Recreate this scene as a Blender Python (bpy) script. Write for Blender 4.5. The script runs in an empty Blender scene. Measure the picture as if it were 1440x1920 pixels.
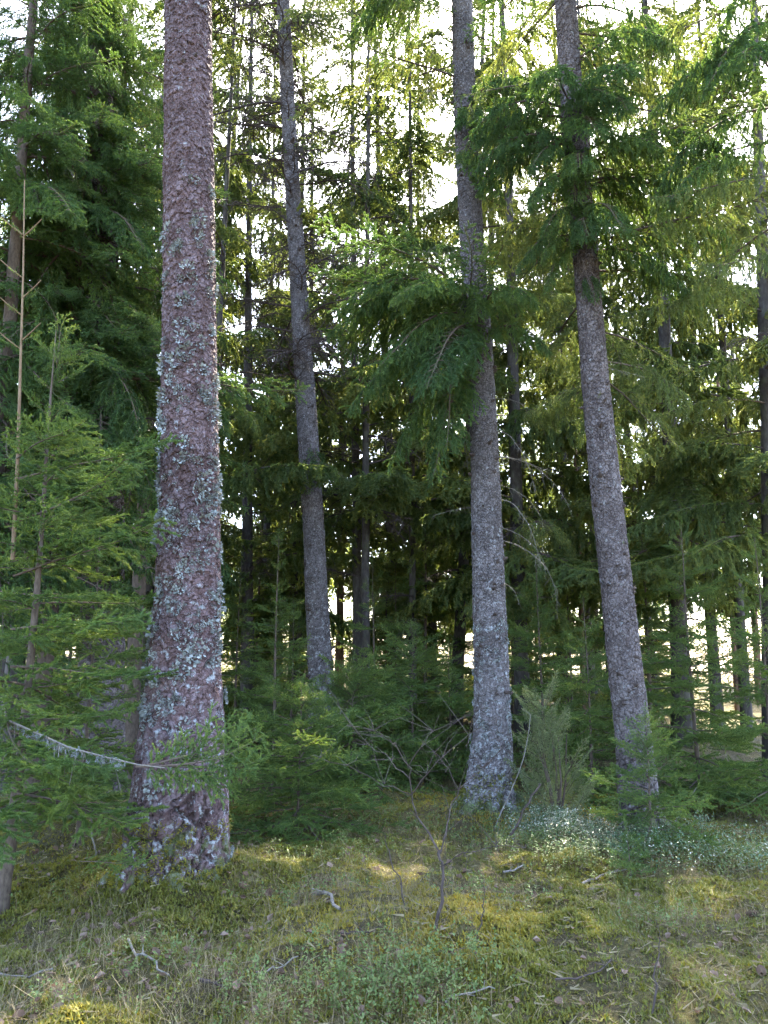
import bpy, math, random
import numpy as np
from mathutils import Matrix, Vector

R = math.radians
scene = bpy.context.scene
C = scene.collection
TAU = 2 * math.pi

# ------------------------------------------------------------------ terrain height (needed by the camera)
def hash2(ix, iy, seed):
    h = (ix.astype(np.int64) * 374761393 + iy.astype(np.int64) * 668265263 + seed * 974711) & 0xFFFFFFFF
    h = ((h ^ (h >> 13)) * 1274126177) & 0xFFFFFFFF
    h = ((h ^ (h >> 16)) * 2246822519) & 0xFFFFFFFF
    return ((h ^ (h >> 15)) & 0xFFFFFF) / float(0x1000000)

def vnoise(x, y, seed=0, wrap=0):
    x = np.asarray(x, float); y = np.asarray(y, float)
    ix = np.floor(x).astype(np.int64); iy = np.floor(y).astype(np.int64)
    fx = x - ix; fy = y - iy
    fx = fx * fx * (3 - 2 * fx); fy = fy * fy * (3 - 2 * fy)
    a0, a1 = (ix, ix + 1) if not wrap else (ix % wrap, (ix + 1) % wrap)
    v00 = hash2(a0, iy, seed); v10 = hash2(a1, iy, seed)
    v01 = hash2(a0, iy + 1, seed); v11 = hash2(a1, iy + 1, seed)
    return (v00 * (1 - fx) + v10 * fx) * (1 - fy) + (v01 * (1 - fx) + v11 * fx) * fy

def sstep(a, b, x):
    t = np.clip((x - a) / (b - a), 0, 1)
    return t * t * (3 - 2 * t)

def g(x, y):
    x = np.asarray(x, float); y = np.asarray(y, float)
    h = 0.34 * (vnoise(x * 0.33 + 5.1, y * 0.33 + 2.2, 1) - 0.5)
    h += 0.13 * (vnoise(x * 1.1, y * 1.1, 2) - 0.5)
    near = 1 - sstep(14, 22, y)
    h += near * 0.06 * (vnoise(x * 3.1, y * 3.1, 3) - 0.5)
    h += near * 0.10 * (vnoise(x * 4.6 + .7, y * 4.6, 5) ** 2 - 0.3)
    h += near * 0.035 * (vnoise(x * 8.3, y * 8.3, 4) - 0.5)
    h += 0.9 * sstep(9, 40, y)                                   # the wood floor climbs a little away from the viewer
    h += 0.10 * np.exp(-(((x + 1.55) / .7) ** 2 + ((y - 6.35) / .6) ** 2))
    h += 0.12 * np.exp(-(((x - 1.15) / .8) ** 2 + ((y - 9.4) / .7) ** 2))
    return h
def gz(x, y): return float(g(np.array([x]), np.array([y]))[0])

# ------------------------------------------------------------------ camera
PITCH = R(10.5); FPX = 1498.0
CAMZ = 1.58 + gz(0, 0)
cam = bpy.data.cameras.new('camera'); camo = bpy.data.objects.new('camera', cam); C.objects.link(camo)
camo.location = (0, 0, CAMZ); camo.rotation_euler = (R(90) + PITCH, 0, 0)
cam.sensor_fit = 'VERTICAL'; cam.angle = 2 * math.atan(960 / FPX); cam.clip_end = 2000; cam.clip_start = 0.05
scene.camera = camo

def at(px, py, Y):
    """Point in the upright plane Y metres ahead that the photograph shows at pixel px, py."""
    f = np.array([0, math.cos(PITCH), math.sin(PITCH)]); u = np.array([0, -math.sin(PITCH), math.cos(PITCH)])
    d = f + np.array([1., 0, 0]) * (px - 720) / FPX + u * (960 - py) / FPX
    return np.array([0, 0, CAMZ]) + d * (Y / d[1])
def gx(px, Y):
    zc = Y * math.cos(PITCH) + (0.2 - CAMZ) * math.sin(PITCH)
    return (px - 720) / FPX * zc

# ------------------------------------------------------------------ world, sun, exposure
SUN_EL, SUN_AZ = 53.0, 14.0                                    # degrees; azimuth clockwise from straight ahead (+Y)
w = bpy.data.worlds.new('World'); scene.world = w; w.use_nodes = True
nt = w.node_tree; bg = nt.nodes['Background']
sky = nt.nodes.new('ShaderNodeTexSky'); sky.sky_type = 'NISHITA'; sky.sun_disc = False
sky.sun_elevation = R(SUN_EL); sky.sun_rotation = R(SUN_AZ); sky.air_density = 0.9; sky.dust_density = 2.2; sky.ozone_density = 0.4
nt.links.new(sky.outputs[0], bg.inputs[0]); bg.inputs[1].default_value = 0.15
sun = bpy.data.lights.new('sun', 'SUN'); sun.energy = 5.0; sun.angle = R(0.6); sun.color = (1.0, 0.90, 0.74)
suno = bpy.data.objects.new('sun', sun); C.objects.link(suno)
sd = Vector((math.sin(R(SUN_AZ)) * math.cos(R(SUN_EL)), math.cos(R(SUN_AZ)) * math.cos(R(SUN_EL)), math.sin(R(SUN_EL))))
suno.rotation_euler = sd.to_track_quat('Z', 'Y').to_euler(); suno.location = (0, 0, 30)
vs = scene.view_settings
vs.view_transform = 'Standard'; vs.look = 'None'; vs.gamma = 1; vs.use_curve_mapping = False
vs.exposure = 3.75
scene.render.engine = 'CYCLES'
cy = scene.cycles
cy.max_bounces = 7; cy.diffuse_bounces = 6; cy.glossy_bounces = 1; cy.transmission_bounces = 4; cy.transparent_max_bounces = 4
cy.use_denoising = True; cy.denoiser = 'OPENIMAGEDENOISE'; cy.denoising_input_passes = 'RGB_ALBEDO_NORMAL'; cy.denoising_prefilter = 'NONE'; cy.use_adaptive_sampling = True; cy.adaptive_threshold = .02
cy.caustics_reflective = False; cy.caustics_refractive = False

# ------------------------------------------------------------------ materials
def mat(name):
    m = bpy.data.materials.new(name); m.use_nodes = True
    n = m.node_tree.nodes; b = n['Principled BSDF']
    return m, m.node_tree, b
def node(t, kind, ins=None, **kw):
    n = t.nodes.new(kind)
    for k, v in kw.items(): setattr(n, k, v)
    for k, v in (ins or {}).items():
        if isinstance(v, bpy.types.NodeSocket): t.links.new(v, n.inputs[k])
        else: n.inputs[k].default_value = v
    return n
def ramp(t, fac, stops):
    r = t.nodes.new('ShaderNodeValToRGB'); t.links.new(fac, r.inputs[0])
    e = r.color_ramp.elements
    while len(e) < len(stops): e.new(0.5)
    for k, (p, c) in zip(e, stops): k.position = p; k.color = (*c, 1) if len(c) == 3 else c
    return r.outputs[0]
def mixc(t, fac, a, b, blend='MIX'):
    n = t.nodes.new('ShaderNodeMix'); n.data_type = 'RGBA'; n.blend_type = blend
    for i, v in ((0, fac), (6, a), (7, b)):
        if isinstance(v, bpy.types.NodeSocket): t.links.new(v, n.inputs[i])
        else: n.inputs[i].default_value = (*v, 1) if isinstance(v, tuple) and len(v) == 3 else v
    return n.outputs[2]
def noise(t, vec, scale, detail=4, rough=0.55):
    n = node(t, 'ShaderNodeTexNoise', {'Scale': scale, 'Detail': detail, 'Roughness': rough})
    if vec is not None: t.links.new(vec, n.inputs['Vector'])
    return n.outputs['Fac']
def attr(t, name): return node(t, 'ShaderNodeAttribute', attribute_name=name).outputs['Fac']

def leafy(name, stops, trans_gain=(1.6, 1.5, .6), trans=0.4, rough=0.5, spec=0.35, rand_w=0.35):
    m, t, b = mat(name)
    oi = node(t, 'ShaderNodeObjectInfo')
    a = attr(t, 'tint')
    f = node(t, 'ShaderNodeMath', {0: a, 1: 1 - rand_w}, operation='MULTIPLY').outputs[0]
    f = node(t, 'ShaderNodeMath', {0: oi.outputs['Random'], 1: rand_w, 2: f}, operation='MULTIPLY_ADD').outputs[0]
    col = ramp(t, f, stops)
    t.links.new(col, b.inputs['Base Color']); b.inputs['Roughness'].default_value = rough
    b.inputs['Specular IOR Level'].default_value = spec
    tr = node(t, 'ShaderNodeBsdfTranslucent', {'Color': mixc(t, 1.0, col, (*trans_gain, 1), 'MULTIPLY')})
    mx = node(t, 'ShaderNodeMixShader', {0: trans, 1: b.outputs[0], 2: tr.outputs[0]})
    t.links.new(mx.outputs[0], t.nodes['Material Output'].inputs[0])
    return m

M = {}
M['needle'] = leafy('spruce_needles', [(0, (0.035, 0.077, 0.037)), (0.5, (0.061, 0.120, 0.048)), (1, (0.123, 0.190, 0.059))], (1.8, 1.6, .55), .46)
M['needle_old_backlit'] = leafy('backlit_old_spruce_needles', [(0, (0.055, 0.094, 0.041)), (0.5, (0.101, 0.147, 0.052)), (1, (0.193, 0.217, 0.065))], (1.85, 1.6, .75), .5)  # same spruce needles made brighter and more golden; backlight is put into the colour
M['needle_young'] = leafy('young_spruce_needles', [(0, (0.042, 0.085, 0.031)), (0.5, (0.080, 0.141, 0.042)), (1, (0.154, 0.218, 0.058))], (1.7, 1.5, .6), .42)
M['juniper'] = leafy('juniper_needles', [(0, (.09, .12, .07)), (.5, (.16, .20, .105)), (1, (.28, .30, .15))], (1.4, 1.4, .7), .4)
M['grass'] = leafy('green_grass', [(0, (0.052, 0.078, 0.021)), (0.5, (0.083, 0.114, 0.029)), (1, (0.145, 0.166, 0.047))], (1.5, 1.4, .6), .35, .5, .3)
M['straw'] = leafy('dry_grass', [(0, (0.103, 0.081, 0.041)), (0.5, (0.176, 0.140, 0.078)), (1, (0.290, 0.238, 0.145))], (1.2, 1.1, .8), .2, .55, .3)
M['moss'] = leafy('feather_moss', [(0, (0.065, 0.078, 0.017)), (0.4, (0.134, 0.137, 0.026)), (0.75, (0.255, 0.208, 0.031)), (1, (0.403, 0.271, 0.042))], (1.5, 1.3, .5), .3, .6, .2)
M['berry'] = leafy('bilberry_leaves', [(0, (0.056, 0.091, 0.028)), (0.5, (0.095, 0.138, 0.040)), (1, (0.179, 0.214, 0.066))], (1.4, 1.4, .6), .3, .5, .3)
M['lingon'] = leafy('lingonberry_leaves', [(0, (.04, .085, .04)), (.55, (.085, .15, .07)), (.62, (.24, .27, .20)), (1, (.50, .49, .42))], (1.2, 1.2, .8), .25, .3, .5, 0.0)  # the top stops are leaf glints painted as pale colour
M['litter'] = leafy('dead_leaves', [(0, (.075, .044, .03)), (.5, (.14, .09, .065)), (1, (.25, .185, .145))], (1.2, 1.0, .8), .15, .6, .25)

def wood_mat(name, stops, scale=14, bump=.5, mossy=0.0):
    m, t, b = mat(name)
    geo = node(t, 'ShaderNodeNewGeometry')
    mp = node(t, 'ShaderNodeMapping', {'Vector': geo.outputs['Position'], 'Scale': (1, 1, .45)})
    f = noise(t, mp.outputs[0], scale, 6, .65)
    col = ramp(t, f, stops)
    if mossy:
        col = mixc(t, ramp(t, noise(t, geo.outputs['Position'], 5, 5), [(.5, (0, 0, 0)), (.7, (mossy,) * 3)]), col, (.07, .085, .03))
    t.links.new(col, b.inputs['Base Color']); b.inputs['Roughness'].default_value = .85; b.inputs['Specular IOR Level'].default_value = .25
    bp = node(t, 'ShaderNodeBump', {'Height': f, 'Strength': bump, 'Distance': .02}); t.links.new(bp.outputs[0], b.inputs['Normal'])
    return m
M['twig'] = wood_mat('spruce_twig', [(.3, (.045, .032, .024)), (.7, (.12, .09, .07))], 40, .2)
M['pale_twig'] = wood_mat('dead_pale_twig', [(.3, (.085, .072, .062)), (.7, (.22, .195, .17))], 40, .2)
M['dark_twig'] = wood_mat('dead_dark_twig', [(.3, (.028, .020, .017)), (.7, (.075, .056, .05))], 40, .2)
M['stem'] = wood_mat('young_stem', [(0.3, (0.112, 0.070, 0.038)), (0.7, (0.210, 0.147, 0.091))], 30, .2)
M['far_spruce_bark'] = wood_mat('far_spruce_bark', [(0.3, (0.026, 0.022, 0.019)), (0.5, (0.049, 0.041, 0.038)), (0.7, (0.083, 0.075, 0.071))], 16, .6, .35)
M['far_pine_bark'] = wood_mat('far_pine_bark', [(.3, (.07, .04, .03)), (.5, (.14, .08, .055)), (.75, (.20, .125, .09))], 14, .6)
M['cone'] = wood_mat('cone_scales', [(.3, (.06, .035, .025)), (.7, (.14, .085, .055))], 40, .3)
M['lichen'], t_, b_ = mat('foliose_lichen')
_oi = node(t_, 'ShaderNodeObjectInfo')
_f = node(t_, 'ShaderNodeMath', {0: attr(t_, 'tint'), 1: .6}, operation='MULTIPLY').outputs[0]
_f = node(t_, 'ShaderNodeMath', {0: _oi.outputs['Random'], 1: .4, 2: _f}, operation='MULTIPLY_ADD').outputs[0]
t_.links.new(ramp(t_, _f, [(0, (.09, .098, .092)), (.5, (.18, .195, .188)), (1, (.33, .35, .34))]), b_.inputs['Base Color'])
b_.inputs['Roughness'].default_value = .85; b_.inputs['Specular IOR Level'].default_value = .2

def bark_mat(name, plate_stops, lichen_col, lichen_lo, lichen_hi, crack_col, scale_up=(26, 26, 22), scale_low=None, crack_w=.12, crack_amt=.9, moss_h=0.6, lichen_scale=16):
    """plate: random number of each bark plate; edge: 0 in a fissure where the inner bark shows; hgt: metres above ground."""
    m, t, b = mat(name)
    geo = node(t, 'ShaderNodeNewGeometry'); pos = geo.outputs['Position']
    fine = noise(t, pos, 55, 6, .7); hg = attr(t, 'hgt')
    pl = attr(t, 'plate')
    f = node(t, 'ShaderNodeMath', {0: fine, 1: .5, 2: node(t, 'ShaderNodeMath', {0: pl, 1: .55}, operation='MULTIPLY').outputs[0]}, operation='MULTIPLY_ADD').outputs[0]
    col = ramp(t, f, plate_stops)
    # fine fissures between the bark scales: inner bark shows, and the surface sinks there
    wv = node(t, 'ShaderNodeTexNoise', {'Vector': pos, 'Scale': 14.0, 'Detail': 3.0})
    wp = node(t, 'ShaderNodeVectorMath', {0: wv.outputs['Color'], 1: (.5, .5, .5)}, operation='SUBTRACT')
    wp = node(t, 'ShaderNodeVectorMath', {0: wp.outputs[0], 1: (.11, .11, .13)}, operation='MULTIPLY')
    wp = node(t, 'ShaderNodeVectorMath', {0: wp.outputs[0], 1: pos}, operation='ADD').outputs[0]
    def cracks(sc):
        mp = node(t, 'ShaderNodeMapping', {'Vector': wp, 'Scale': sc})
        v = node(t, 'ShaderNodeTexVoronoi', {'Vector': mp.outputs[0], 'Scale': 1.0}, feature='DISTANCE_TO_EDGE')
        return v.outputs['Distance']
    ck = cracks(scale_up)
    if scale_low: ck = node(t, 'ShaderNodeMix', {0: ramp(t, hg, [(.06, (1,) * 3), (.22, (0,) * 3)]), 2: ck, 3: cracks(scale_low)}).outputs[0]
    patchy = ramp(t, noise(t, pos, 3.5, 4, .6), [(.36, (.6,) * 3), (.60, (1,) * 3)])
    ckm = node(t, 'ShaderNodeMath', {0: ramp(t, ck, [(.0, (crack_amt,) * 3), (crack_w, (0,) * 3)]), 1: patchy}, operation='MULTIPLY').outputs[0]
    col = mixc(t, ckm, col, crack_col)
    col = mixc(t, 1.0, col, ramp(t, noise(t, pos, 2.2, 5, .6), [(.3, (.72, .70, .70)), (.7, (1.25, 1.22, 1.2))]), 'MULTIPLY')
    col = mixc(t, ramp(t, attr(t, 'edge'), [(.0, (.7,) * 3), (.35, (0,) * 3)]), col, crack_col)
    # crusty lichen grows in spots, more of it low down
    dens = ramp(t, hg, [(0, (lichen_lo,) * 3), (.55, (lichen_hi,) * 3)])
    ln = noise(t, pos, lichen_scale, 7, .72)
    s = node(t, 'ShaderNodeMath', {0: ln, 1: dens}, operation='ADD').outputs[0]
    msk = ramp(t, s, [(.60, (0,) * 3), (.68, (1,) * 3)])
    lc = mixc(t, fine, tuple(c * .55 for c in lichen_col), tuple(min(1, c * 1.35) for c in lichen_col))
    col = mixc(t, msk, col, lc)
    mm = node(t, 'ShaderNodeMath', {0: noise(t, pos, 9, 5), 1: ramp(t, hg, [(0, (.28,) * 3), (moss_h / 8, (0,) * 3)])}, operation='ADD').outputs[0]
    col = mixc(t, ramp(t, mm, [(.68, (0,) * 3), (.78, (.8,) * 3)]), col, (.075, .09, .03))
    t.links.new(col, b.inputs['Base Color']); b.inputs['Roughness'].default_value = .9; b.inputs['Specular IOR Level'].default_value = .2
    bp = node(t, 'ShaderNodeBump', {'Height': noise(t, pos, 90, 6, .7), 'Strength': .6, 'Distance': .008})
    bp = node(t, 'ShaderNodeBump', {'Height': ramp(t, ck, [(0, (0,) * 3), (.22, (1,) * 3)]), 'Strength': .9, 'Distance': .008, 'Normal': bp.outputs[0]}); t.links.new(bp.outputs[0], b.inputs['Normal'])
    return m
M['pine_bark'] = bark_mat('pine_bark', [(0.25, (0.061, 0.035, 0.034)), (0.5, (0.107, 0.072, 0.074)), (0.75, (0.152, 0.116, 0.127))], (.27, .28, .295), .075, -.05, (.024, .015, .013), (28, 28, 19), (15, 15, 2.6), .10, .9)
M['spruce_bark'] = bark_mat('spruce_bark', [(0.25, (0.087, 0.075, 0.076)), (0.5, (0.133, 0.120, 0.124)), (0.75, (0.188, 0.176, 0.184))], (.28, .29, .30), .08, -.05, (.030, .025, .024), (30, 30, 25), (24, 24, 14), .17, .95)
M['dark_spruce_bark'] = bark_mat('dark_spruce_bark', [(0.25, (0.066, 0.053, 0.053)), (0.5, (0.108, 0.091, 0.091)), (0.75, (0.153, 0.136, 0.138))], (.23, .235, .24), .02, -.08, (.024, .018, .017), (27, 27, 17), (18, 18, 7), .15, .95)

M['ground'], t_, b_ = mat('forest_floor')
_g = node(t_, 'ShaderNodeNewGeometry').outputs['Position']
_c = ramp(t_, noise(t_, _g, 1.6, 6, .65), [(.30, (.066, .048, .027)), (.45, (.082, .068, .028)), (.58, (.12, .10, .032)), (.72, (.17, .135, .07))])
_c = mixc(t_, ramp(t_, noise(t_, _g, 26, 6, .7), [(.4, (0,) * 3), (.62, (.8,) * 3)]), _c, (.05, .042, .022))
_c = mixc(t_, ramp(t_, noise(t_, _g, 60, 5, .7), [(.55, (0,) * 3), (.66, (.6,) * 3)]), _c, (.17, .14, .08))
t_.links.new(_c, b_.inputs['Base Color']); b_.inputs['Roughness'].default_value = .95; b_.inputs['Specular IOR Level'].default_value = .15
_b = node(t_, 'ShaderNodeBump', {'Height': noise(t_, _g, 45, 8, .75), 'Strength': 1.0, 'Distance': .04}); t_.links.new(_b.outputs[0], b_.inputs['Normal'])

M['field'], t_, b_ = mat('dry_field')
_g = node(t_, 'ShaderNodeNewGeometry').outputs['Position']
t_.links.new(ramp(t_, noise(t_, _g, .8, 6, .65), [(.3, (.22, .17, .11)), (.7, (.38, .31, .22))]), b_.inputs['Base Color']); b_.inputs['Roughness'].default_value = .95

# ------------------------------------------------------------------ mesh helpers
def new_mesh(name, V, F, mats, midx=None, attrs=None, smooth=False):
    """V (n,3); F list of index arrays (m,3) or (m,4)."""
    me = bpy.data.meshes.new(name)
    V = np.asarray(V, np.float32); me.vertices.add(len(V)); me.vertices.foreach_set('co', V.ravel())
    loops = np.concatenate([f.ravel() for f in F]).astype(np.int32)
    sizes = np.concatenate([np.full(len(f), f.shape[1], np.int32) for f in F])
    starts = np.concatenate([[0], np.cumsum(sizes)[:-1]]).astype(np.int32)
    me.loops.add(len(loops)); me.loops.foreach_set('vertex_index', loops)
    me.polygons.add(len(sizes)); me.polygons.foreach_set('loop_start', starts)
    if midx is not None: me.polygons.foreach_set('material_index', np.concatenate(midx).astype(np.int32))
    me.polygons.foreach_set('use_smooth', np.full(len(sizes), smooth))
    for k, v in (attrs or {}).items():
        a = me.attributes.new(k, 'FLOAT', 'POINT'); a.data.foreach_set('value', np.asarray(v, np.float32))
    for m in mats: me.materials.append(M[m])
    me.update(calc_edges=True)
    return me
def link(name, data, parent=None, loc=None, rot=None, scale=None):
    o = bpy.data.objects.new(name, data); C.objects.link(o)
    if parent is not None: o.parent = parent
    if loc is not None: o.location = loc
    if rot is not None: o.rotation_euler = rot
    if scale is not None: o.scale = scale if hasattr(scale, '__len__') else (scale,) * 3
    return o
def tag(o, label=None, cat=None, group=None, kind=None):
    if label: o['label'] = label
    if cat: o['category'] = cat
    if group: o['group'] = group
    if kind: o['kind'] = kind
    return o
def norm(v): return v / (np.linalg.norm(v, axis=-1, keepdims=True) + 1e-12)

class Geo:
    """Collects tubes (wood) and needle triangles; wood is material 0, needles material 1."""
    def __init__(s): s.V = []; s.T = []; s.F = []; s.MI = []; s.n = 0
    def add(s, V, F, mi, tint):
        s.V.append(V); s.T.append(np.broadcast_to(tint, (len(V),)).astype(float)); s.F.append(F + s.n); s.MI.append(np.full(len(F), mi)); s.n += len(V)
    def tube(s, P, r, sides=4, mi=0, tint=.5):
        P = np.asarray(P, float); k = len(P); r = np.broadcast_to(np.asarray(r, float), (k,))
        d = norm(np.gradient(P, axis=0)); ref = np.array([0.13, .31, .94]); ref = np.array([1., .2, .1]) if abs(d[0] @ ref) > .9 else ref
        a = norm(np.cross(d, ref)); b = np.cross(d, a)
        th = np.arange(sides) * TAU / sides
        V = P[:, None] + r[:, None, None] * (a[:, None] * np.cos(th)[None, :, None] + b[:, None] * np.sin(th)[None, :, None])
        i = np.arange(k - 1)[:, None] * sides; j = np.arange(sides)[None]; j2 = (j + 1) % sides
        F = np.stack([i + j, i + j2, i + sides + j2, i + sides + j], -1).reshape(-1, 4)
        F = np.concatenate([F[:, [0, 1, 2]], F[:, [0, 2, 3]]])
        s.add(V.reshape(-1, 3), F, mi, tint)
    def needles(s, P0, P1, tint, rng, dens, nl, nw, spread=55, mi=1):
        """P0,P1 (n,3): shoot segments."""
        P0 = np.asarray(P0, float); P1 = np.asarray(P1, float); tint = np.asarray(tint, float)
        L = np.linalg.norm(P1 - P0, axis=1)
        cnt = np.floor(L * dens + rng.random(len(L))).astype(int)
        idx = np.repeat(np.arange(len(L)), cnt); n = len(idx)
        if n == 0: return
        t = rng.random(n)[:, None]
        base = P0[idx] + (P1 - P0)[idx] * t
        d = norm(P1 - P0)[idx]
        ref = norm(rng.normal(size=(n, 3)) + np.array([0, 0, .25])); perp = norm(ref - d * np.sum(ref * d, 1, keepdims=True))
        a = np.radians(rng.normal(spread, 13, n))[:, None]
        nd = d * np.cos(a) + perp * np.sin(a)
        side = norm(np.cross(nd, rng.normal(size=(n, 3))))
        ln = (nl * rng.uniform(.75, 1.2, n))[:, None]
        V = np.stack([base - side * nw / 2, base + side * nw / 2, base + nd * ln], 1).reshape(-1, 3)
        tt = np.clip(tint[idx] + rng.normal(0, .09, n), 0, 1)
        s.add(V, np.arange(3 * n).reshape(-1, 3), mi, np.repeat(tt, 3))
    def arrays(s): return np.concatenate(s.V), np.concatenate(s.F), np.concatenate(s.MI), np.concatenate(s.T)
    def mesh(s, name, mats):
        V, F, mi, T = s.arrays()
        return new_mesh(name, V, [F], mats, [mi], {'tint': T})

UP = np.array([0, 0, 1.])
def axis_pts(L, slopes, n, rng, sway=.06):
    sl = np.radians(np.interp(np.linspace(0, 1, n), np.linspace(0, 1, len(slopes)), slopes))
    yaw = np.cumsum(rng.normal(0, sway, n))
    d = np.stack([np.cos(sl) * np.cos(yaw), np.cos(sl) * np.sin(yaw), np.sin(sl)], 1)
    return np.concatenate([[[0, 0, 0]], np.cumsum(d * L / n, 0)])

def branch_geo(seed, L, slopes, sec_len, sec_step=.06, hang=0.0, ter_len=.11, ter_step=.045, dens=330, nl=.015, nw=.0026,
               bare=.12, r0=.012, sec_ang=52, twigs=True, spread=55, lit=0.0, env_peak=.38, upcurl=0.0, needle_from=.15):
    rng = np.random.default_rng(seed); G = Geo()
    A = axis_pts(L, slopes, 14, rng)
    rr = np.linspace(r0, r0 * .22, len(A)); G.tube(A, rr, 5)
    seg0, seg1, tn = [], [], []
    for k in range(len(A) - 1):
        if k / len(A) > .45: seg0.append(A[k]); seg1.append(A[k + 1]); tn.append(.35 + .4 * k / len(A))
    s = bare * L; side = 1
    while s < L * .985:
        t = s / L; k = min(int(t * (len(A) - 1)), len(A) - 2); fr = t * (len(A) - 1) - k
        p = A[k] * (1 - fr) + A[k + 1] * fr; d = norm(A[k + 1] - A[k])
        lat = norm(np.cross(d, UP)) * side; side = -side
        env = (t / env_peak) ** .7 if t < env_peak else ((1 - t) / (1 - env_peak)) ** .75
        l = sec_len * (.12 + .88 * env) * rng.uniform(.65, 1.15)
        a = math.radians(rng.normal(sec_ang, 9))
        dd = norm(d * math.cos(a) + lat * math.sin(a) + UP * rng.normal(.0, .12))
        m = 5; pts = [p]
        for q in range(m):
            pts.append(pts[-1] + dd * l / m)
            dd = norm(dd + UP * (-hang * 1.0 + upcurl * .25) + rng.normal(0, .07, 3))
        pts = np.array(pts)
        if twigs: G.tube(pts, np.linspace(r0 * .28, r0 * .1, m + 1), 3)
        base_t = rng.random() * .6 + .1
        for q in range(m):
            if (q + .5) / m > needle_from: seg0.append(pts[q]); seg1.append(pts[q + 1]); tn.append(base_t * .7 + .25 * q / m)
        u = .12 * l; sd2 = 1
        while u < l * .97:
            tt = u / l; q = min(int(tt * m), m - 1); f2 = tt * m - q
            pp = pts[q] * (1 - f2) + pts[q + 1] * f2; d2 = norm(pts[q + 1] - pts[q])
            nrm = norm(np.cross(d2, lat) + UP * .3 + rng.normal(0, .25 + hang, 3)); lat2 = norm(np.cross(nrm, d2)) * sd2; sd2 = -sd2
            l2 = ter_len * (1 - .65 * tt) * rng.uniform(.6, 1.3) * (.5 + .5 * env)
            a2 = math.radians(rng.normal(48, 10))
            d3 = norm(d2 * math.cos(a2) + lat2 * math.sin(a2) - UP * hang * .9)
            mid = pp + d3 * l2 * .55; d3 = norm(d3 - UP * (hang * .6 - upcurl * .3)); end = mid + d3 * l2 * .45
            seg0 += [pp, mid]; seg1 += [mid, end]; tn += [base_t * .6, base_t * .7 + .34]
            u += ter_step * rng.uniform(.7, 1.3)
        s += sec_step * rng.uniform(.7, 1.3)
    G.needles(seg0, seg1, np.clip(np.array(tn) + lit, 0, 1), rng, dens, nl, nw, spread)  # lit brightens the tint, putting light into needles of shaded boughs
    return G

def dead_geo(seed, L, slopes, sec_len, step=.09, r0=.009, hang=.1, ter=True, sway=.16, bare=.15):
    rng = np.random.default_rng(seed); G = Geo()
    A = axis_pts(L, slopes, 14, rng, sway); G.tube(A, np.linspace(r0, r0 * .25, len(A)), 4)
    s = bare * L; side = 1
    while s < L * .98:
        t = s / L; k = min(int(t * 14), 13); p = A[k]; d = norm(A[k + 1] - A[k]); lat = norm(np.cross(d, UP)) * side; side = -side
        l = sec_len * rng.uniform(.25, 1.1) * (1 - .5 * t)
        dd = norm(d * .65 + lat * rng.uniform(.5, .9) + UP * rng.normal(-.05, .35)); pts = [p]
        for q in range(4):
            pts.append(pts[-1] + dd * l / 4); dd = norm(dd + rng.normal(0, .2, 3) - UP * hang)
        pts = np.array(pts); G.tube(pts, np.linspace(r0 * .42, r0 * .2, 5), 3)
        if ter:
            for q in range(1, 5):
                for z in range(2):
                    e = norm(norm(pts[q] - pts[q - 1]) * .6 + rng.normal(0, .55, 3) - UP * hang)
                    ll = l * rng.uniform(.12, .4); G.tube([pts[q], pts[q] + e * ll * .5, pts[q] + e * ll + rng.normal(0, .1 * ll, 3) - UP * hang * ll], [r0 * .18, r0 * .15, r0 * .12], 3)
        s += step * rng.uniform(.6, 1.4)
    return G

# ------------------------------------------------------------------ branch library (a few meshes, shared by all copies)
LIB = {}
def lib(key, geos, mats): LIB[key] = [x.mesh(key, mats) for x in geos]
lib('young', [branch_geo(100 + i, 1.0, [(8, 12, 22), (2, -4, 10), (14, 6, 18), (0, -10, 4), (-6, -14, 0), (10, 0, 12)][i], .46, .058, .03 + .03 * (i % 3), .17, .052, 1900, .0155, .0034, .08, .008, lit=.14, upcurl=.15, spread=44) for i in range(6)], ['twig', 'needle_young'])
lib('small', [branch_geo(140 + i, .5, (18, 8, 20), .25, .042, .0, .11, .038, 1600, .0135, .0030, .04, .005, lit=.14, upcurl=.3, spread=46) for i in range(4)], ['twig', 'needle_young'])
lib('bough', [branch_geo(200 + i, 2.0, [(-4, -22, -28, -6), (4, -16, -30, -12), (-10, -34, -40, -14), (-2, -12, -20, 4), (-16, -40, -50, -30)][i], .66, .062, .10 + .05 * (i % 3), .22, .052, 1150, .020, .0050, .14, .016, lit=.05, spread=44) for i in range(5)], ['twig', 'needle'])
lib('curtain', [branch_geo(300 + i, 2.1, [(6, -8, -16, -2), (-4, -18, -22, 0), (0, -10, -30, -20), (10, 2, -14, -16)][i], .85, .06, .45 + .15 * (i % 2), .20, .05, 800, .022, .0058, .10, .016, sec_ang=60, spread=40) for i in range(4)], ['twig', 'needle_old_backlit'])
lib('sparse', [branch_geo(360 + i, 2.2, [(8, -4, -12, 4), (0, -12, -16, 0), (14, 4, -8, -8)][i], .75, .10, .35, .17, .07, 640, .022, .0058, .25, .016, sec_ang=58, needle_from=.35, spread=42) for i in range(3)], ['dark_twig', 'needle_old_backlit'])
lib('heavy', [branch_geo(320 + i, 1.7, [(-6, -40, -62, -58), (4, -28, -50, -60), (-20, -52, -70, -64), (8, -14, -44, -66)][i], .66, .052, .50 + .14 * (i % 2), .25, .046, 1300, .020, .0052, .10, .017, sec_ang=58, spread=42, lit=.12) for i in range(4)], ['twig', 'needle'])
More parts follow.
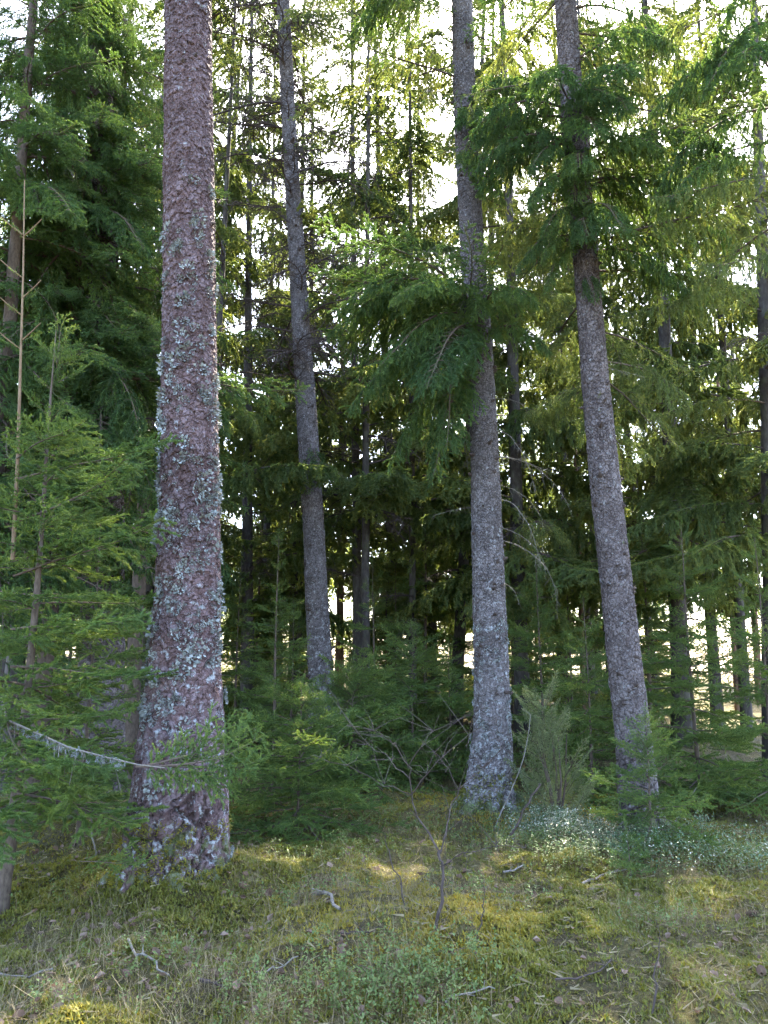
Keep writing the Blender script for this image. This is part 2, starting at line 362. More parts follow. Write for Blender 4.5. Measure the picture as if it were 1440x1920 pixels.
lib('veil', [branch_geo(340 + i, 2.3, [(4, -12, -20, -6), (-6, -22, -26, -4), (2, -8, -30, -26), (10, 0, -16, -18)][i], .95, .07, .42 + .15 * (i % 2), .25, .062, 720, .040, .0185, .03, .018, sec_ang=60, spread=34, lit=.05, env_peak=.26) for i in range(4)], ['twig', 'needle_old_backlit'])
lib('lace', [branch_geo(350 + i, 2.3, [(8, -4, -14, 2), (-2, -14, -18, 0), (12, 4, -10, -12)][i], .85, .095, .32, .22, .078, 620, .038, .0165, .08, .016, sec_ang=58, needle_from=.2, spread=38, lit=.05) for i in range(3)], ['dark_twig', 'needle_old_backlit'])
lib('juniper', [branch_geo(400 + i, .7, [(62, 70, 60), (50, 58, 46), (36, 50, 40), (24, 40, 52)][i], .22, .034, .02, .085, .026, 1500, .011, .0030, .08, .006, sec_ang=48, spread=58, lit=.1) for i in range(4)], ['twig', 'juniper'])
lib('dead', [dead_geo(500 + i, 1.7, [(12, 0, -14), (4, -10, -6), (22, 8, -12), (-4, -20, -30)][i], .7, .065, .021) for i in range(4)], ['dark_twig'])
lib('arch', [dead_geo(540 + i, 1.5, [(0, -28, -62, -80), (-6, -38, -70, -84), (-10, -30, -50, -70)][i], .30, .12, .006, .3, True, .2, .25) for i in range(3)], ['pale_twig'])
lib('dead_fine', [dead_geo(560 + i, 1.3, [(0, -14, -26), (8, -4, -20), (-8, -26, -34)][i], .32, .07, .006, .15) for i in range(3)], ['pale_twig'])

def place_branch(parent, kind, rng, pos, az, length_scale, pitch=0.0, idx=None, name='branch', roll=None):
    L = LIB[kind]; me = L[idx % len(L)] if idx is not None else L[int(rng.integers(len(L)))]
    o = bpy.data.objects.new(name, me); C.objects.link(o); o.parent = parent
    o.location = pos
    o.rotation_euler = ((Matrix.Rotation(az, 3, 'Z') @ Matrix.Rotation(-pitch, 3, 'Y') @ Matrix.Rotation(rng.normal(0, .12) if roll is None else roll, 3, 'X'))).to_euler()
    sy = -1 if rng.random() < .5 else 1
    o.scale = (length_scale, sy * length_scale * rng.uniform(.85, 1.1), length_scale)
    return o
def crown_of(root, label=None):
    c = bpy.data.objects.new('crown', None); C.objects.link(c); c.parent = root; c.empty_display_size = .1
    return c
def root_empty(name, loc, label, cat, group=None, rz=0):
    o = bpy.data.objects.new(name, None); C.objects.link(o); o.location = loc; o.rotation_euler = (0, 0, rz); o.empty_display_size = .2
    return tag(o, label, cat, group)

# ------------------------------------------------------------------ ground
def graded(a, b, fine_lo, fine_hi, step, grow):
    pts = list(np.arange(fine_lo, fine_hi + 1e-6, step)); s = step; x = pts[-1]
    while x < b: s *= grow; x += s; pts.append(x)
    s = step; x = pts[0]
    while x > a: s *= grow; x -= s; pts.insert(0, x)
    return np.array(pts)
xs = graded(-260, 260, -4.2, 4.2, .035, 1.09); ys = graded(-60, 400, 3.2, 10.0, .035, 1.07)
X, Y = np.meshgrid(xs, ys); Z = g(X, Y)
Z += (1 - sstep(11, 14, Y)) * .022 * (vnoise(X * 19, Y * 19, 7) - .5)
nx, ny = len(xs), len(ys)
ii = (np.arange(ny - 1)[:, None] * nx + np.arange(nx - 1)[None]).ravel()
ground = link('ground', new_mesh('ground', np.stack([X, Y, Z], -1).reshape(-1, 3), [np.stack([ii, ii + 1, ii + nx + 1, ii + nx], -1)], ['ground'], smooth=True))
tag(ground, 'mossy uneven forest floor with dry grass and dead leaves', 'ground', kind='structure')

fxs = np.linspace(-140, 140, 40); fys = np.linspace(47, 240, 50); X, Y = np.meshgrid(fxs, fys); Z = g(X, Y) + .05
ii = (np.arange(49)[:, None] * 40 + np.arange(39)[None]).ravel()
tag(link('field', new_mesh('field', np.stack([X, Y, Z], -1).reshape(-1, 3), [np.stack([ii, ii + 1, ii + 41, ii + 40], -1)], ['field'], smooth=True)), 'pale dry clearing glimpsed beyond the trees', 'field', kind='structure')

# ------------------------------------------------------------------ trunks with modelled bark
def voronoi(u, v, wrap, seed, jit=.85):
    iu = np.floor(u).astype(np.int64); iv = np.floor(v).astype(np.int64)
    f1 = np.full(u.shape, 9.); f2 = np.full(u.shape, 9.); cid = np.zeros(u.shape); dv1 = np.zeros(u.shape)
    for du in (-1, 0, 1):
        for dv in (-1, 0, 1):
            cu, cv = iu + du, iv + dv; cw = cu % wrap
            x = cu + .5 + jit * (hash2(cw, cv, seed) - .5); y = cv + .5 + jit * (hash2(cw, cv, seed + 77) - .5)
            d = np.hypot(u - x, v - y); n = d < f1
            f2 = np.where(n, f1, np.minimum(f2, d)); dv1 = np.where(n, v - y, dv1); cid = np.where(n, hash2(cw, cv, seed + 191), cid); f1 = np.where(n, d, f1)
    return f1, f2 - f1, cid, dv1

def trunk_mesh(name, pts, bark, matname, res, flare=None, zvis=99, seed=0):
    """pts: list of (centre xyz, radius) from the ground up, in world space. Returns mesh, sampler(h)->(centre, radius)."""
    P = np.array([p for p, r in pts]); rad = np.array([r for p, r in pts]); z = P[:, 2]
    zs = np.arange(z[0], min(zvis, z[-1]), res); zs = np.concatenate([zs, np.arange(zs[-1] + .12, z[-1], .12)]); n = max(12, int(TAU * rad[len(rad) // 2] / res))
    th = np.arange(n) / n
    cx = np.interp(zs, z, P[:, 0]); cyy = np.interp(zs, z, P[:, 1]); rr = np.interp(zs, z, rad)
    k = max(1, int(.25 / res)) | 1; k = min(k, 15); ker = np.ones(k) / k                     # round the corners of the measured outline
    sm = lambda a: np.convolve(np.pad(a, k // 2, mode='edge'), ker, 'valid')
    cx, cyy, rr = sm(cx), sm(cyy), sm(rr)
    U, H = np.meshgrid(th, zs - z[0] - .15)
    RR = np.repeat(rr[:, None], n, 1)
    ang = U * TAU
    if flare:
        fl = np.exp(-np.clip(H, 0, None) / flare[1])
        lobes = .5 + .5 * np.cos(ang * flare[2] + 1.3 + .8 * np.sin(ang * 2 + seed))
        RR = RR * (1 + flare[0] * fl * (lobes - .35))
    RR = RR * (1 + .035 * (vnoise(U * 5, H * .9, seed + 5, 5) - .5) + .03 * (vnoise(U * 9, H * 3, seed + 6, 9) - .5))
    w1 = vnoise(U * 24, H * 6, seed + 11, 24) - .5; w2 = vnoise(U * 70, H * 22, seed + 12, 70) - .5; w3 = vnoise(U * 24, H * 6, seed + 13, 24) - .5; w4 = vnoise(U * 70, H * 22, seed + 14, 70) - .5
    wu = 1.1 * w1 + .6 * w2; wv = 1.1 * w3 + .6 * w4
    rough = (vnoise(U * 110, H * 60, seed + 21, 110) - .5) + .6 * (vnoise(U * 60, H * 26, seed + 22, 60) - .5)
    if bark == 'pine':
        lowf = 1 - sstep(.35, 1.9, H + .5 * w1)
        c1, e1, id1, dv = voronoi(U * 38 + wu, H / .050 + wv, 38, seed, 1.0)                # thin overlapping scales
        c3, e3, id3, dv3 = voronoi(U * 52 + wu, H / .034 + wv, 52, seed + 8, 1.0)
        c2, e2, id2, dv2 = voronoi(U * 17 + .9 * wu, H / .42 + .5 * wv, 17, seed + 3, 1.0)   # long ridges of the butt
        up = .004 * sstep(.0, .10, e1) + .007 * id1 - .008 * dv + .004 * id3 - .004 * dv3
        lo = .034 * sstep(.0, .22, e2) + .008 * id2 + .4 * up + .004 * rough
        D = up * (1 - lowf) + lo * lowf + .004 * rough; edge = e1 * (1 - lowf) * 2.6 + e2 * lowf * 2.2; pid = .6 * id1 + .4 * id3
    else:
        nc = 34 if bark == 'spruce' else 26; cell = .036 if bark == 'spruce' else .055
        c1, e1, id1, dv = voronoi(U * nc + .9 * wu, H / cell + .9 * wv, nc, seed, 1.0)
        c3, e3, id3, dv3 = voronoi(U * 15 + wu, H / .13 + wv, 15, seed + 5, 1.0)
        D = .006 * sstep(.0, .14, e1) + .005 * id1 - .005 * dv + .006 * id3 + .005 * rough; edge = e1 * 2.4; pid = .65 * id1 + .35 * id3
        D = D * (1 + .9 * (1 - sstep(0, 1.2, H)))
    RR = RR + D
    V = np.stack([cx[:, None] + RR * np.cos(ang), cyy[:, None] + RR * np.sin(ang), np.repeat(zs[:, None], n, 1)], -1)
    m = len(zs); i = np.arange(m - 1)[:, None] * n; j = np.arange(n)[None]; j2 = (j + 1) % n
    F = np.stack([i + j, i + j2, i + n + j2, i + n + j], -1).reshape(-1, 4)
    me = new_mesh(name, V.reshape(-1, 3), [F], [matname], attrs={'plate': pid.ravel(), 'edge': np.clip(edge, 0, 1).ravel(), 'hgt': np.clip(H / 8, 0, 1).ravel()}, smooth=False)
    def samp(h): return np.array([np.interp(h, zs, cx), np.interp(h, zs, cyy), h]), float(np.interp(h, zs, rr))
    def surf(h, a):
        q = int(np.clip(np.searchsorted(zs, h), 0, m - 1)); w_ = int((a / TAU) % 1 * n) % n
        return V[q, w_]
    return me, samp, surf

def trunk_pts(rows, Y, base_py, extra_h=10, top_r=.06):
    """rows: (pixel y, centre x, width) measured on the photograph, top first."""
    out = []
    for py, cx, wd in sorted(rows, key=lambda r: -r[0]):
        p = at(cx, py, Y); a = at(cx + wd / 2, py, Y); out.append((p, abs(a[0] - p[0])))
    p0, r0 = out[0]; b = np.array([p0[0], Y, gz(p0[0], Y) - .15])
    if b[2] < p0[2] - .02: out.insert(0, (b, r0 * 1.04))
    (pa, ra), (pb, rb) = out[-3], out[-1]; d = (pb - pa) / (pb[2] - pa[2])
    out.append((pb + d * extra_h, top_r))
    return out

# small fittings shared by trunks: snapped branch stubs and rosettes of leafy lichen
def stub_mesh(seed):
    rng = np.random.default_rng(seed); G = Geo()
    L = rng.uniform(.03, .07); G.tube([[-.02, 0, 0], [.3 * L, 0, .002], [L * .8, .003, .004], [L, .004, .006]], [.017, .012, .008, .003], 6)
    for k in range(3):
        a = rng.random() * TAU; G.tube([[0, 0, 0], [.012, .02 * math.cos(a), .02 * math.sin(a)], [.012 + rng.uniform(.0, .02), .045 * math.cos(a), .045 * math.sin(a)]], [.004, .003, .0015], 3)
    return G.mesh('branch_stub', ['dark_twig'])
STUBS = [stub_mesh(s) for s in range(5)]
def lichen_mesh(seed, n=44, size=.042):
    rng = np.random.default_rng(seed); V, F, T = [], [], []
    for k in range(n):
        a = rng.random() * TAU; r = size * rng.random() ** .6; c = np.array([.002 + .012 * rng.random(), r * math.cos(a), r * math.sin(a) * 1.1])
        out = norm(np.array([rng.uniform(.2, 1.3), math.cos(a), math.sin(a)])); sd_ = norm(np.cross(out, rng.normal(size=3)))
        l = size * rng.uniform(.25, .55); wd = l * rng.uniform(.35, .6); b = len(V)
        V += [c, c + out * l * .5 + sd_ * wd, c + out * l + np.array([.004, 0, 0]), c + out * l * .5 - sd_ * wd]; F += [[b, b + 1, b + 2], [b, b + 2, b + 3]]; T += [rng.random()] * 4
    return new_mesh('lichen', np.array(V), [np.array(F)], ['lichen'], attrs={'tint': T})
LICH = [lichen_mesh(s) for s in range(8)]

def fit(parent, name, me, p, a, scale, rng, tilt=.2):
    o = bpy.data.objects.new(name, me); C.objects.link(o); o.parent = parent; o.location = p
    o.rotation_euler = (rng.random() * TAU, rng.normal(0, tilt), a) if name == 'lichen' else (0, rng.normal(-.1, tilt), a)
    o.scale = (scale * rng.uniform(.8, 1.3) * (.5 if name == 'branch_stub' else 1), scale * rng.uniform(.8, 1.3), scale * rng.uniform(.8, 1.3)); return o

# ---- the big pine
rng = np.random.default_rng(11)
pine = root_empty('pine_tree', (0, 0, 0), 'thick reddish brown pine trunk crusted with grey lichen, flared foot, nearest of all', 'pine tree')
PY = 6.3
pr = [(0, 353, 80), (300, 354, 87), (640, 355, 96), (900, 357, 104), (1100, 353, 116), (1280, 345, 130), (1400, 340, 144), (1500, 335, 160), (1600, 327, 176), (1645, 325, 184)]
pme, psamp, psurf = trunk_mesh('pine_trunk', trunk_pts(pr, PY, 1645, 7, .12), 'pine', 'pine_bark', .0095, (.17, .24, 5), 8.0, seed=4)
ptrunk = link('trunk', pme, pine)
for k in range(420):
    h = rng.uniform(.25, 1) ** 1.1 * 5.2 + (rng.normal(0, .6)); h = float(np.clip(h, .15, 6.9)) + gz(-1.6, PY)
    if rng.random() < .45: h = rng.uniform(1.2, 4.0)
    a = R(rng.uniform(-185, 5)) if rng.random() < .85 else rng.random() * TAU
    if vnoise(np.array([a * 2.6 + 3]), np.array([h * 2.0]), 71)[0] < .42: continue
    fit(ptrunk, 'lichen', LICH[int(rng.integers(8))], psurf(h, a), a, rng.uniform(.45, 1.0) ** 2 * 1.45, rng)
for k in range(7):
    h = rng.uniform(3, 7); a = R(rng.uniform(-170, -10)); fit(ptrunk, 'branch_stub', STUBS[k % 5], psurf(h, a), a, 1.1, rng)
pc = crown_of(pine)
for k in range(20):
    h = rng.uniform(8.8, 14.2); c, r_ = psamp(h)
    place_branch(pc, 'bough', rng, c, rng.random() * TAU, rng.uniform(.6, 1.0) * (1.25 - .5 * (h - 8.6) / 5.6), R(rng.uniform(10, 40)))

def knotty(trunk, surf, zlo, zhi, n, rng, front=True, scale=1.0):
    for k in range(n):
        h = rng.uniform(zlo, zhi); a = R(rng.uniform(-190, 10)) if front else rng.random() * TAU
        fit(trunk, 'branch_stub', STUBS[int(rng.integers(5))], surf(h, a), a, scale * rng.uniform(.7, 1.2), rng)

def fill_crown(cr, samp, rng, kind, zlo, zhi, n, l0, l1, pitch=(0, 10), az=None, azr=None):
    for k in range(n):
        t = (k + rng.random()) / n; h = zlo + (zhi - zlo) * t; c, r_ = samp(h)
        a = rng.random() * TAU if azr is None else R(rng.uniform(*azr))
        kd = kind if isinstance(kind, str) else kind[int(rng.integers(len(kind)))]
        place_branch(cr, kd, rng, c, a, (l0 + (l1 - l0) * t) * rng.uniform(.8, 1.15), R(rng.uniform(*pitch)))

# ---- spruce with the big green bough, in the middle
rng = np.random.default_rng(22)
sp1 = root_empty('spruce_tree', (0, 0, 0), 'grey finely cracked spruce trunk with a big bright green drooping bough across it', 'spruce tree')
BY = 9.4
rows = [(0, 866, 35), (150, 870, 38), (300, 876, 40), (500, 888, 43), (660, 899, 46), (850, 909, 49), (1000, 913, 54), (1180, 919, 59), (1280, 922, 62), (1380, 923, 68), (1450, 919, 80), (1520, 915, 94)]
me, s1, sf1 = trunk_mesh('spruce_trunk', trunk_pts(rows, BY, 1520, 9, .05), 'spruce', 'spruce_bark', .0125, (.42, .26, 5), 11, seed=9)
t1 = link('trunk', me, sp1); knotty(t1, sf1, .9, 9.8, 64, rng, True, 1.5)
for k in range(60):
    h = rng.uniform(.3, 1) ** 1.5 * 2.2; a = R(rng.uniform(-190, 10)); fit(t1, 'lichen', LICH[int(rng.integers(8))], sf1(h + gz(1.2, BY), a), a, rng.uniform(.5, .9), rng)
c1 = crown_of(sp1)
def br(cr, kind, idx, rng, samp, px, py, Y, az, sc, pitch):
    h = at(px, py, Y)[2]; c, r_ = samp(h); return place_branch(cr, kind, rng, c, R(az), sc, R(pitch), idx)
for (py, az, sc, pt, kd, ix) in [(490, -165, 1.0, 22, 'heavy', 1), (495, -140, 1.05, 20, 'heavy', 3), (505, -118, .95, 22, 'heavy', 1), (500, -178, 1.0, 18, 'heavy', 3), (515, -152, .95, 12, 'heavy', 0), (530, -95, .85, 16, 'heavy', 3),
                                 (540, -128, 1.0, 6, 'heavy', 0), (550, -165, 1.0, 4, 'heavy', 1), (560, -75, .7, 6, 'heavy', 3), (470, 178, .9, 10, 'heavy', 3), (570, -140, .9, -6, 'heavy', 2), (560, -110, .85, -2, 'heavy', 1),
                                 (600, -172, .9, -4, 'heavy', 0), (520, 170, .95, 16, 'heavy', 3), (620, -150, .8, -8, 'heavy', 2), (480, -150, .95, 30, 'bough', 1), (488, -170, .9, 26, 'bough', 0), (510, -105, .7, 22, 'bough', 3),
                                 (205, -50, .8, 10, 'heavy', 3), (225, -85, .6, 0, 'heavy', 1), (240, -20, .9, 12, 'heavy', 3), (200, -5, 1.0, 14, 'curtain', 3), (260, -35, .9, 4, 'heavy', 1),
                                 (300, -15, .9, 2, 'curtain', 1), (330, -70, .55, -8, 'heavy', 0), (190, 30, .9, 6, 'curtain', 2), (430, -20, .7, -10, 'sparse', 0), (360, 20, .9, 0, 'curtain', 1), (210, -65, .85, 16, 'heavy', 1), (195, -30, 1.05, 14, 'heavy', 3),
                                 (300, -95, .5, 6, 'heavy', 0), (250, -110, .5, 8, 'heavy', 1), (270, -60, .7, 10, 'heavy', 3), (500, -88, .55, 8, 'heavy', 1), (120, 160, .8, 0, 'sparse', 0), (60, 20, .8, 2, 'sparse', 1), (30, -150, .8, 0, 'curtain', 1), (150, 200, .9, 0, 'curtain', 0), (-60, -170, 1.0, 0, 'heavy', 3), (-90, 165, 1.2, 0, 'heavy', 1), (-110, -150, 1.25, 0, 'heavy', 3), (-40, 190, 1.1, 4, 'heavy', 1), (-120, -120, 1.1, 0, 'heavy', 0)]:
    br(c1, kd, ix, rng, s1, 890, py + (85 if 440 < py < 640 and az != -20 else 0), BY, az, sc * (1.18 if 440 < py < 640 else 1), pt)
for (py, az, sc, pt, ix) in [(752, -15, .7, 10, 0), (808, -10, .85, 4, 1), (860, 0, .95, 8, 0), (905, 10, .6, 4, 2), (935, -8, .9, 2, 1), (985, -12, .75, 0, 2), (1010, 2, .95, -4, 0), (1085, -20, .45, 0, 2), (700, 170, .5, 4, 1), (60, -160, .8, 0, 0), (20, -175, .9, -10, 1), (520, -120, .5, 0, 2), (100, -20, .8, 10, 0), (330, 190, .7, 0, 0), (560, 200, .7, 0, 1)]:
    br(c1, 'arch', ix, rng, s1, 905, py, BY, az, sc, pt)
for k in range(16): br(c1, 'dead_fine', None, rng, s1, 890, rng.uniform(20, 1000), BY, rng.uniform(-30, 210), rng.uniform(.4, .9), rng.uniform(-15, 10))
fill_crown(c1, s1, rng, ('bough', 'curtain'), 10.8, 18.5, 20, 1.1, .45, (-10, 12))

# ---- leaning spruce on the right
rng = np.random.default_rng(33)
sp2 = root_empty('spruce_tree', (0, 0, 0), 'dark grey spruce trunk leaning to the left behind a small yellow green spruce', 'spruce tree')
CY = 8.3
rows = [(0, 1060, 36), (200, 1073, 38), (560, 1104, 42), (700, 1115, 46), (900, 1134, 52), (1100, 1156, 55), (1280, 1175, 60), (1370, 1187, 62), (1500, 1198, 66), (1545, 1202, 70)]
me, s2, sf2 = trunk_mesh('leaning_spruce_trunk', trunk_pts(rows, CY, 1545, 9, .05), 'coarse', 'dark_spruce_bark', .0115, (.14, .3, 4), 10, seed=15)
t2 = link('trunk', me, sp2); knotty(t2, sf2, 1.0, 8.8, 46, rng, True, 1.3)
c2 = crown_of(sp2)
for (py, az, sc, pt, kd, ix) in [(225, -100, .75, 8, 'heavy', 1), (250, -60, .8, 6, 'heavy', 3), (215, -150, .9, 10, 'heavy', 3), (290, -130, .7, 2, 'heavy', 1), (320, -105, .6, -6, 'heavy', 0), (380, -80, .55, -8, 'heavy', 2), (400, -140, .6, 0, 'heavy', 1),
                                 (310, -18, 1.15, 10, 'heavy', 3), (330, 5, 1.1, 8, 'curtain', 3), (360, -35, .9, 6, 'heavy', 3), (320, -8, 1.3, 14, 'curtain', 3), (455, -12, 1.0, 6, 'heavy', 3), (480, -40, .8, 2, 'heavy', 1), (510, 12, .95, 4, 'curtain', 0), (460, -25, 1.1, 10, 'curtain', 1),
                                 (430, 200, .6, 0, 'heavy', 1), (460, -150, .55, -4, 'heavy', 0), (520, -95, .35, -8, 'heavy', 0), (180, 0, .9, 0, 'curtain', 2), (120, -30, .9, 6, 'heavy', 3), (60, 20, 1.0, 0, 'curtain', 3), (90, -10, .8, -10, 'curtain', 1), (20, -20, 1.0, 0, 'heavy', 1),
                                 (205, -125, .9, 14, 'heavy', 1), (225, -60, .9, 12, 'heavy', 3), (255, -100, .8, 10, 'heavy', 0), (285, -140, .85, 8, 'heavy', 3), (300, -50, .85, 8, 'heavy', 1), (330, -95, .75, 6, 'heavy', 1), (365, -120, .75, 4, 'heavy', 3), (400, -65, .75, 4, 'heavy', 0), (430, -100, .6, 2, 'heavy', 1), (455, -130, .55, 0, 'heavy', 3), (225, 185, .9, 10, 'heavy', 3), (270, -165, .85, 6, 'heavy', 1), (345, -20, 1.2, 4, 'heavy', 1), (350, 15, 1.2, 6, 'heavy', 3), (150, 180, .8, 0, 'sparse', 1), (250, 160, .8, 0, 'sparse', 2), (620, 20, .7, -8, 'sparse', 0), (700, 40, .8, -10, 'sparse', 1)]:
    br(c2, kd, ix, rng, s2, 1100, py, CY, az, sc, pt)
for k in range(9): br(c2, 'curtain', None, rng, s2, 1120, rng.uniform(-150, 560), CY, rng.uniform(40, 130), rng.uniform(.7, 1.0), rng.uniform(-6, 10))  # branches added on the sun side to break up the trunk's cast shadow
for k in range(9): br(c2, 'curtain', None, rng, s2, 1120, rng.uniform(580, 800), CY, rng.uniform(-10, 120), rng.uniform(.5, .8), rng.uniform(-6, 12))
for k in range(5): br(c2, 'sparse', None, rng, s2, 1120, rng.uniform(60, 760), CY, rng.uniform(40, 135), rng.uniform(.6, .9), rng.uniform(-8, 10))  # sparse branches added behind the trunk to split the sunlight into flecks
for k in range(12): br(c2, 'dead_fine', None, rng, s2, 1120, rng.uniform(60, 1000), CY, rng.uniform(-60, 200), rng.uniform(.35, .7), rng.uniform(-15, 10))
fill_crown(c2, s2, rng, ('bough', 'curtain'), 9.2, 17, 20, 1.1, .4, (-10, 12))

# ---- slim spruce with bare dark twigs
rng = np.random.default_rng(44)
sp3 = root_empty('spruce_tree', (0, 0, 0), 'slim grey spruce trunk with many bare dark twigs, between the pine and green bough', 'spruce tree')
DY = 13.8
rows = [(0, 531, 22), (225, 541, 24), (320, 547, 25), (640, 566, 32), (740, 573, 35), (860, 580, 37), (1000, 589, 38), (1130, 594, 40), (1270, 602, 46), (1380, 608, 54)]
me, s3, sf3 = trunk_mesh('slim_spruce_trunk', trunk_pts(rows, DY, 1400, 7, .04), 'spruce', 'spruce_bark', .018, (.2, .3, 5), 15, seed=21)
t3 = link('trunk', me, sp3); knotty(t3, sf3, 1.2, 13, 46, rng, True, 1.9)
c3 = crown_of(sp3)
for k in range(74):
    py = -60 + 800 * (k + rng.random()) / 74; br(c3, 'dead', None, rng, s3, 560, py, DY, rng.random() * 360, rng.uniform(.7, 1.35), rng.uniform(-12, 14))
for k in range(18): br(c3, 'sparse', None, rng, s3, 560, rng.uniform(-80, 480), DY, rng.random() * 360, rng.uniform(.7, 1.0), rng.uniform(-10, 10))
for (py, az, sc, pt, kd, ix) in [(835, -60, .55, -18, 'bough', 2), (850, -100, .5, -22, 'bough', 4), (860, -20, .55, -12, 'curtain', 1), (870, -140, .4, -14, 'bough', 1)]: br(c3, kd, ix, rng, s3, 580, py, DY, az, sc, pt)
fill_crown(c3, s3, rng, ('bough', 'curtain', 'sparse'), 13.6, 20, 20, 1.0, .35, (-10, 12))

# ---- thick dark spruce behind the young ones on the left
rng = np.random.default_rng(55)
sp4 = root_empty('spruce_tree', (0, 0, 0), 'thick dark spruce trunk half hidden by young spruces beside the pine', 'spruce tree')
EY = 8.9
rows = [(0, 187, 40), (230, 190, 44), (640, 195, 58), (800, 196, 64), (1000, 195, 70), (1200, 192, 76), (1350, 188, 84), (1480, 184, 100)]
me, s4, sf4 = trunk_mesh('dark_spruce_trunk', trunk_pts(rows, EY, 1500, 8, .06), 'coarse', 'dark_spruce_bark', .016, (.2, .3, 5), 8, seed=27)
t4 = link('trunk', me, sp4); knotty(t4, sf4, .8, 5, 20, rng)
for k in range(40):
    h = rng.uniform(2.2, 4.6); a = R(rng.uniform(-190, 10)); fit(t4, 'lichen', LICH[int(rng.integers(8))], sf4(h, a), a, rng.uniform(.6, 1.1), rng)
c4 = crown_of(sp4)
for (py, az, sc, pt, kd, ix) in [(560, -40, .75, -10, 'bough', 0), (590, -75, .65, -16, 'bough', 1), (620, -15, .8, -8, 'bough', 3), (600, -120, .7, -12, 'bough', 2), (690, -12, .95, -2, 'dead', 1), (710, -6, 1.25, 2, 'bough', 3),
                                 (480, -60, .85, -6, 'bough', 0), (450, -30, .8, 0, 'bough', 1), (420, -90, .85, -8, 'bough', 3), (400, -130, .8, -4, 'bough', 2), (340, -45, .9, 2, 'bough', 0), (300, -75, .85, 2, 'bough', 1),
                                 (640, 60, .8, -8, 'bough', 4), (780, 20, .7, -6, 'dead', 0), (930, -10, .6, -6, 'dead', 2), (1000, -25, .7, -10, 'dead', 3)]:
    br(c4, kd, ix, rng, s4, 195, py, EY, az, sc, pt)
fill_crown(c4, s4, rng, ('bough', 'bough', 'heavy'), 4.3, 9.2, 30, .72, .62, (-6, 14), azr=(-165, -15))
fill_crown(c4, s4, rng, ('bough', 'heavy'), 4.6, 14, 52, .95, .5, (-6, 16))

# ------------------------------------------------------------------ trees built on unit trunks
def unit_trunk(seed, matname, sides=12):
    rng = np.random.default_rng(seed); n = 34; zz = np.linspace(-.01, 1, n)
    c = np.stack([.012 * np.sin(zz * 5 + seed) + np.cumsum(rng.normal(0, .0006, n)), .012 * np.cos(zz * 4 + seed), zz], 1)
    th = np.arange(sides) * TAU / sides
    r = (1 - .93 * np.clip(zz, 0, 1)) + .35 * np.exp(-np.clip(zz, 0, 1) / .02)
    rr = r[:, None] * (1 + .07 * rng.normal(size=(n, sides)))
    V = np.stack([c[:, 0][:, None] * 40 + rr * np.cos(th), c[:, 1][:, None] * 40 + rr * np.sin(th), np.repeat(zz[:, None], sides, 1)], -1)
    i = np.arange(n - 1)[:, None] * sides; j = np.arange(sides)[None]; j2 = (j + 1) % sides
    return new_mesh('unit_trunk', V.reshape(-1, 3), [np.stack([i + j, i + j2, i + sides + j2, i + sides + j], -1).reshape(-1, 4)], [matname], smooth=True)
UT = {'spruce': [unit_trunk(s, 'far_spruce_bark') for s in range(3)], 'pine': [unit_trunk(s + 5, 'far_pine_bark') for s in range(2)], 'stem': [unit_trunk(9, 'stem', 7)], 'darkstem': [unit_trunk(12, 'twig', 7)]}

def young_spruce(name, label, x, y, h, seed, group=None, lean=(0, 0), wide=.40, lowest=.06, kinds=('young',), per=6, gap=.28, stem='darkstem', leader=.16, r=None, density=1.0, round_=.8):
    rng = np.random.default_rng(seed)
    z = gz(x, y); t = root_empty(name, (x, y, z), label, 'spruce tree', group, rng.random() * TAU if lean == (0, 0) else 0)
    r = r or (.006 + .0075 * h); tr = link('trunk', UT[stem][0], t, (0, 0, 0), (lean[0], lean[1], 0), (r, r, h))
    cr = crown_of(t); zz = h * lowest; Rm = Matrix.Rotation(lean[1], 3, 'Y') @ Matrix.Rotation(lean[0], 3, 'X')
    while zz < h * (1 - leader * .3):
        f = zz / h; L = h * wide * (1 - f) ** round_ + .06
        n = max(3, int(per * density * (1 if f < .8 else .8))); a0 = rng.random() * TAU
        for k in range(n):
            if rng.random() < .1: continue
            sc = L * rng.uniform(.55, 1.2)
            kd = kinds[int(rng.integers(len(kinds)))]
            if sc < .34: kd = 'small'
            base = {'young': 1.0, 'small': .5, 'bough': 1.9, 'curtain': 2.0, 'heavy': 1.5}[kd]
            p = Rm @ Vector((0, 0, zz + rng.uniform(-.3, .3) * gap))
            place_branch(cr, kd, rng, p, a0 + (k + rng.uniform(-.25, .25)) * TAU / n, sc / base, R(-12 + 42 * f ** 1.3 + rng.normal(0, 6)))
        zz += gap * (1 - .25 * f) * rng.uniform(.85, 1.15)
    if h < 9: place_branch(cr, 'small', rng, Rm @ Vector((0, 0, h * .96)), rng.random() * TAU, max(.3, min(.7, leader * h)), R(84))
    return t, cr

# young spruce that fills the left edge, its thin brown leader standing clear
fx, fy = gx(8, 6.0), 6.0
ft, fc = young_spruce('young_spruce', 'young spruce filling the left edge, its thin bare brown leader standing clear at the top', fx, fy, 4.35, 71, wide=.33, lowest=.17, per=6, gap=.32, r=.045, lean=(0, .02))
rng = np.random.default_rng(72)
G = Geo(); top = at(46, 338, 6.0); mid = at(38, 700, 6.0); low = at(24, 1050, 6.0)
G.tube([low, (low + mid) / 2 + [.008, 0, 0], mid, (mid + top) / 2 + [.006, 0, 0], top], [.017, .014, .0105, .0075, .004], 7)
for (py, sidex) in [(445, 1), (440, -1), (520, -1), (560, 1), (590, -1), (640, 1), (655, -1)]:
    p = at(44 - (py - 338) * .017, py, 6.0); L = .17; G.tube([p, p + [sidex * L * .6, -.03, L * .45], p + [sidex * L, -.05, L * .8]], [.006, .005, .003], 5)
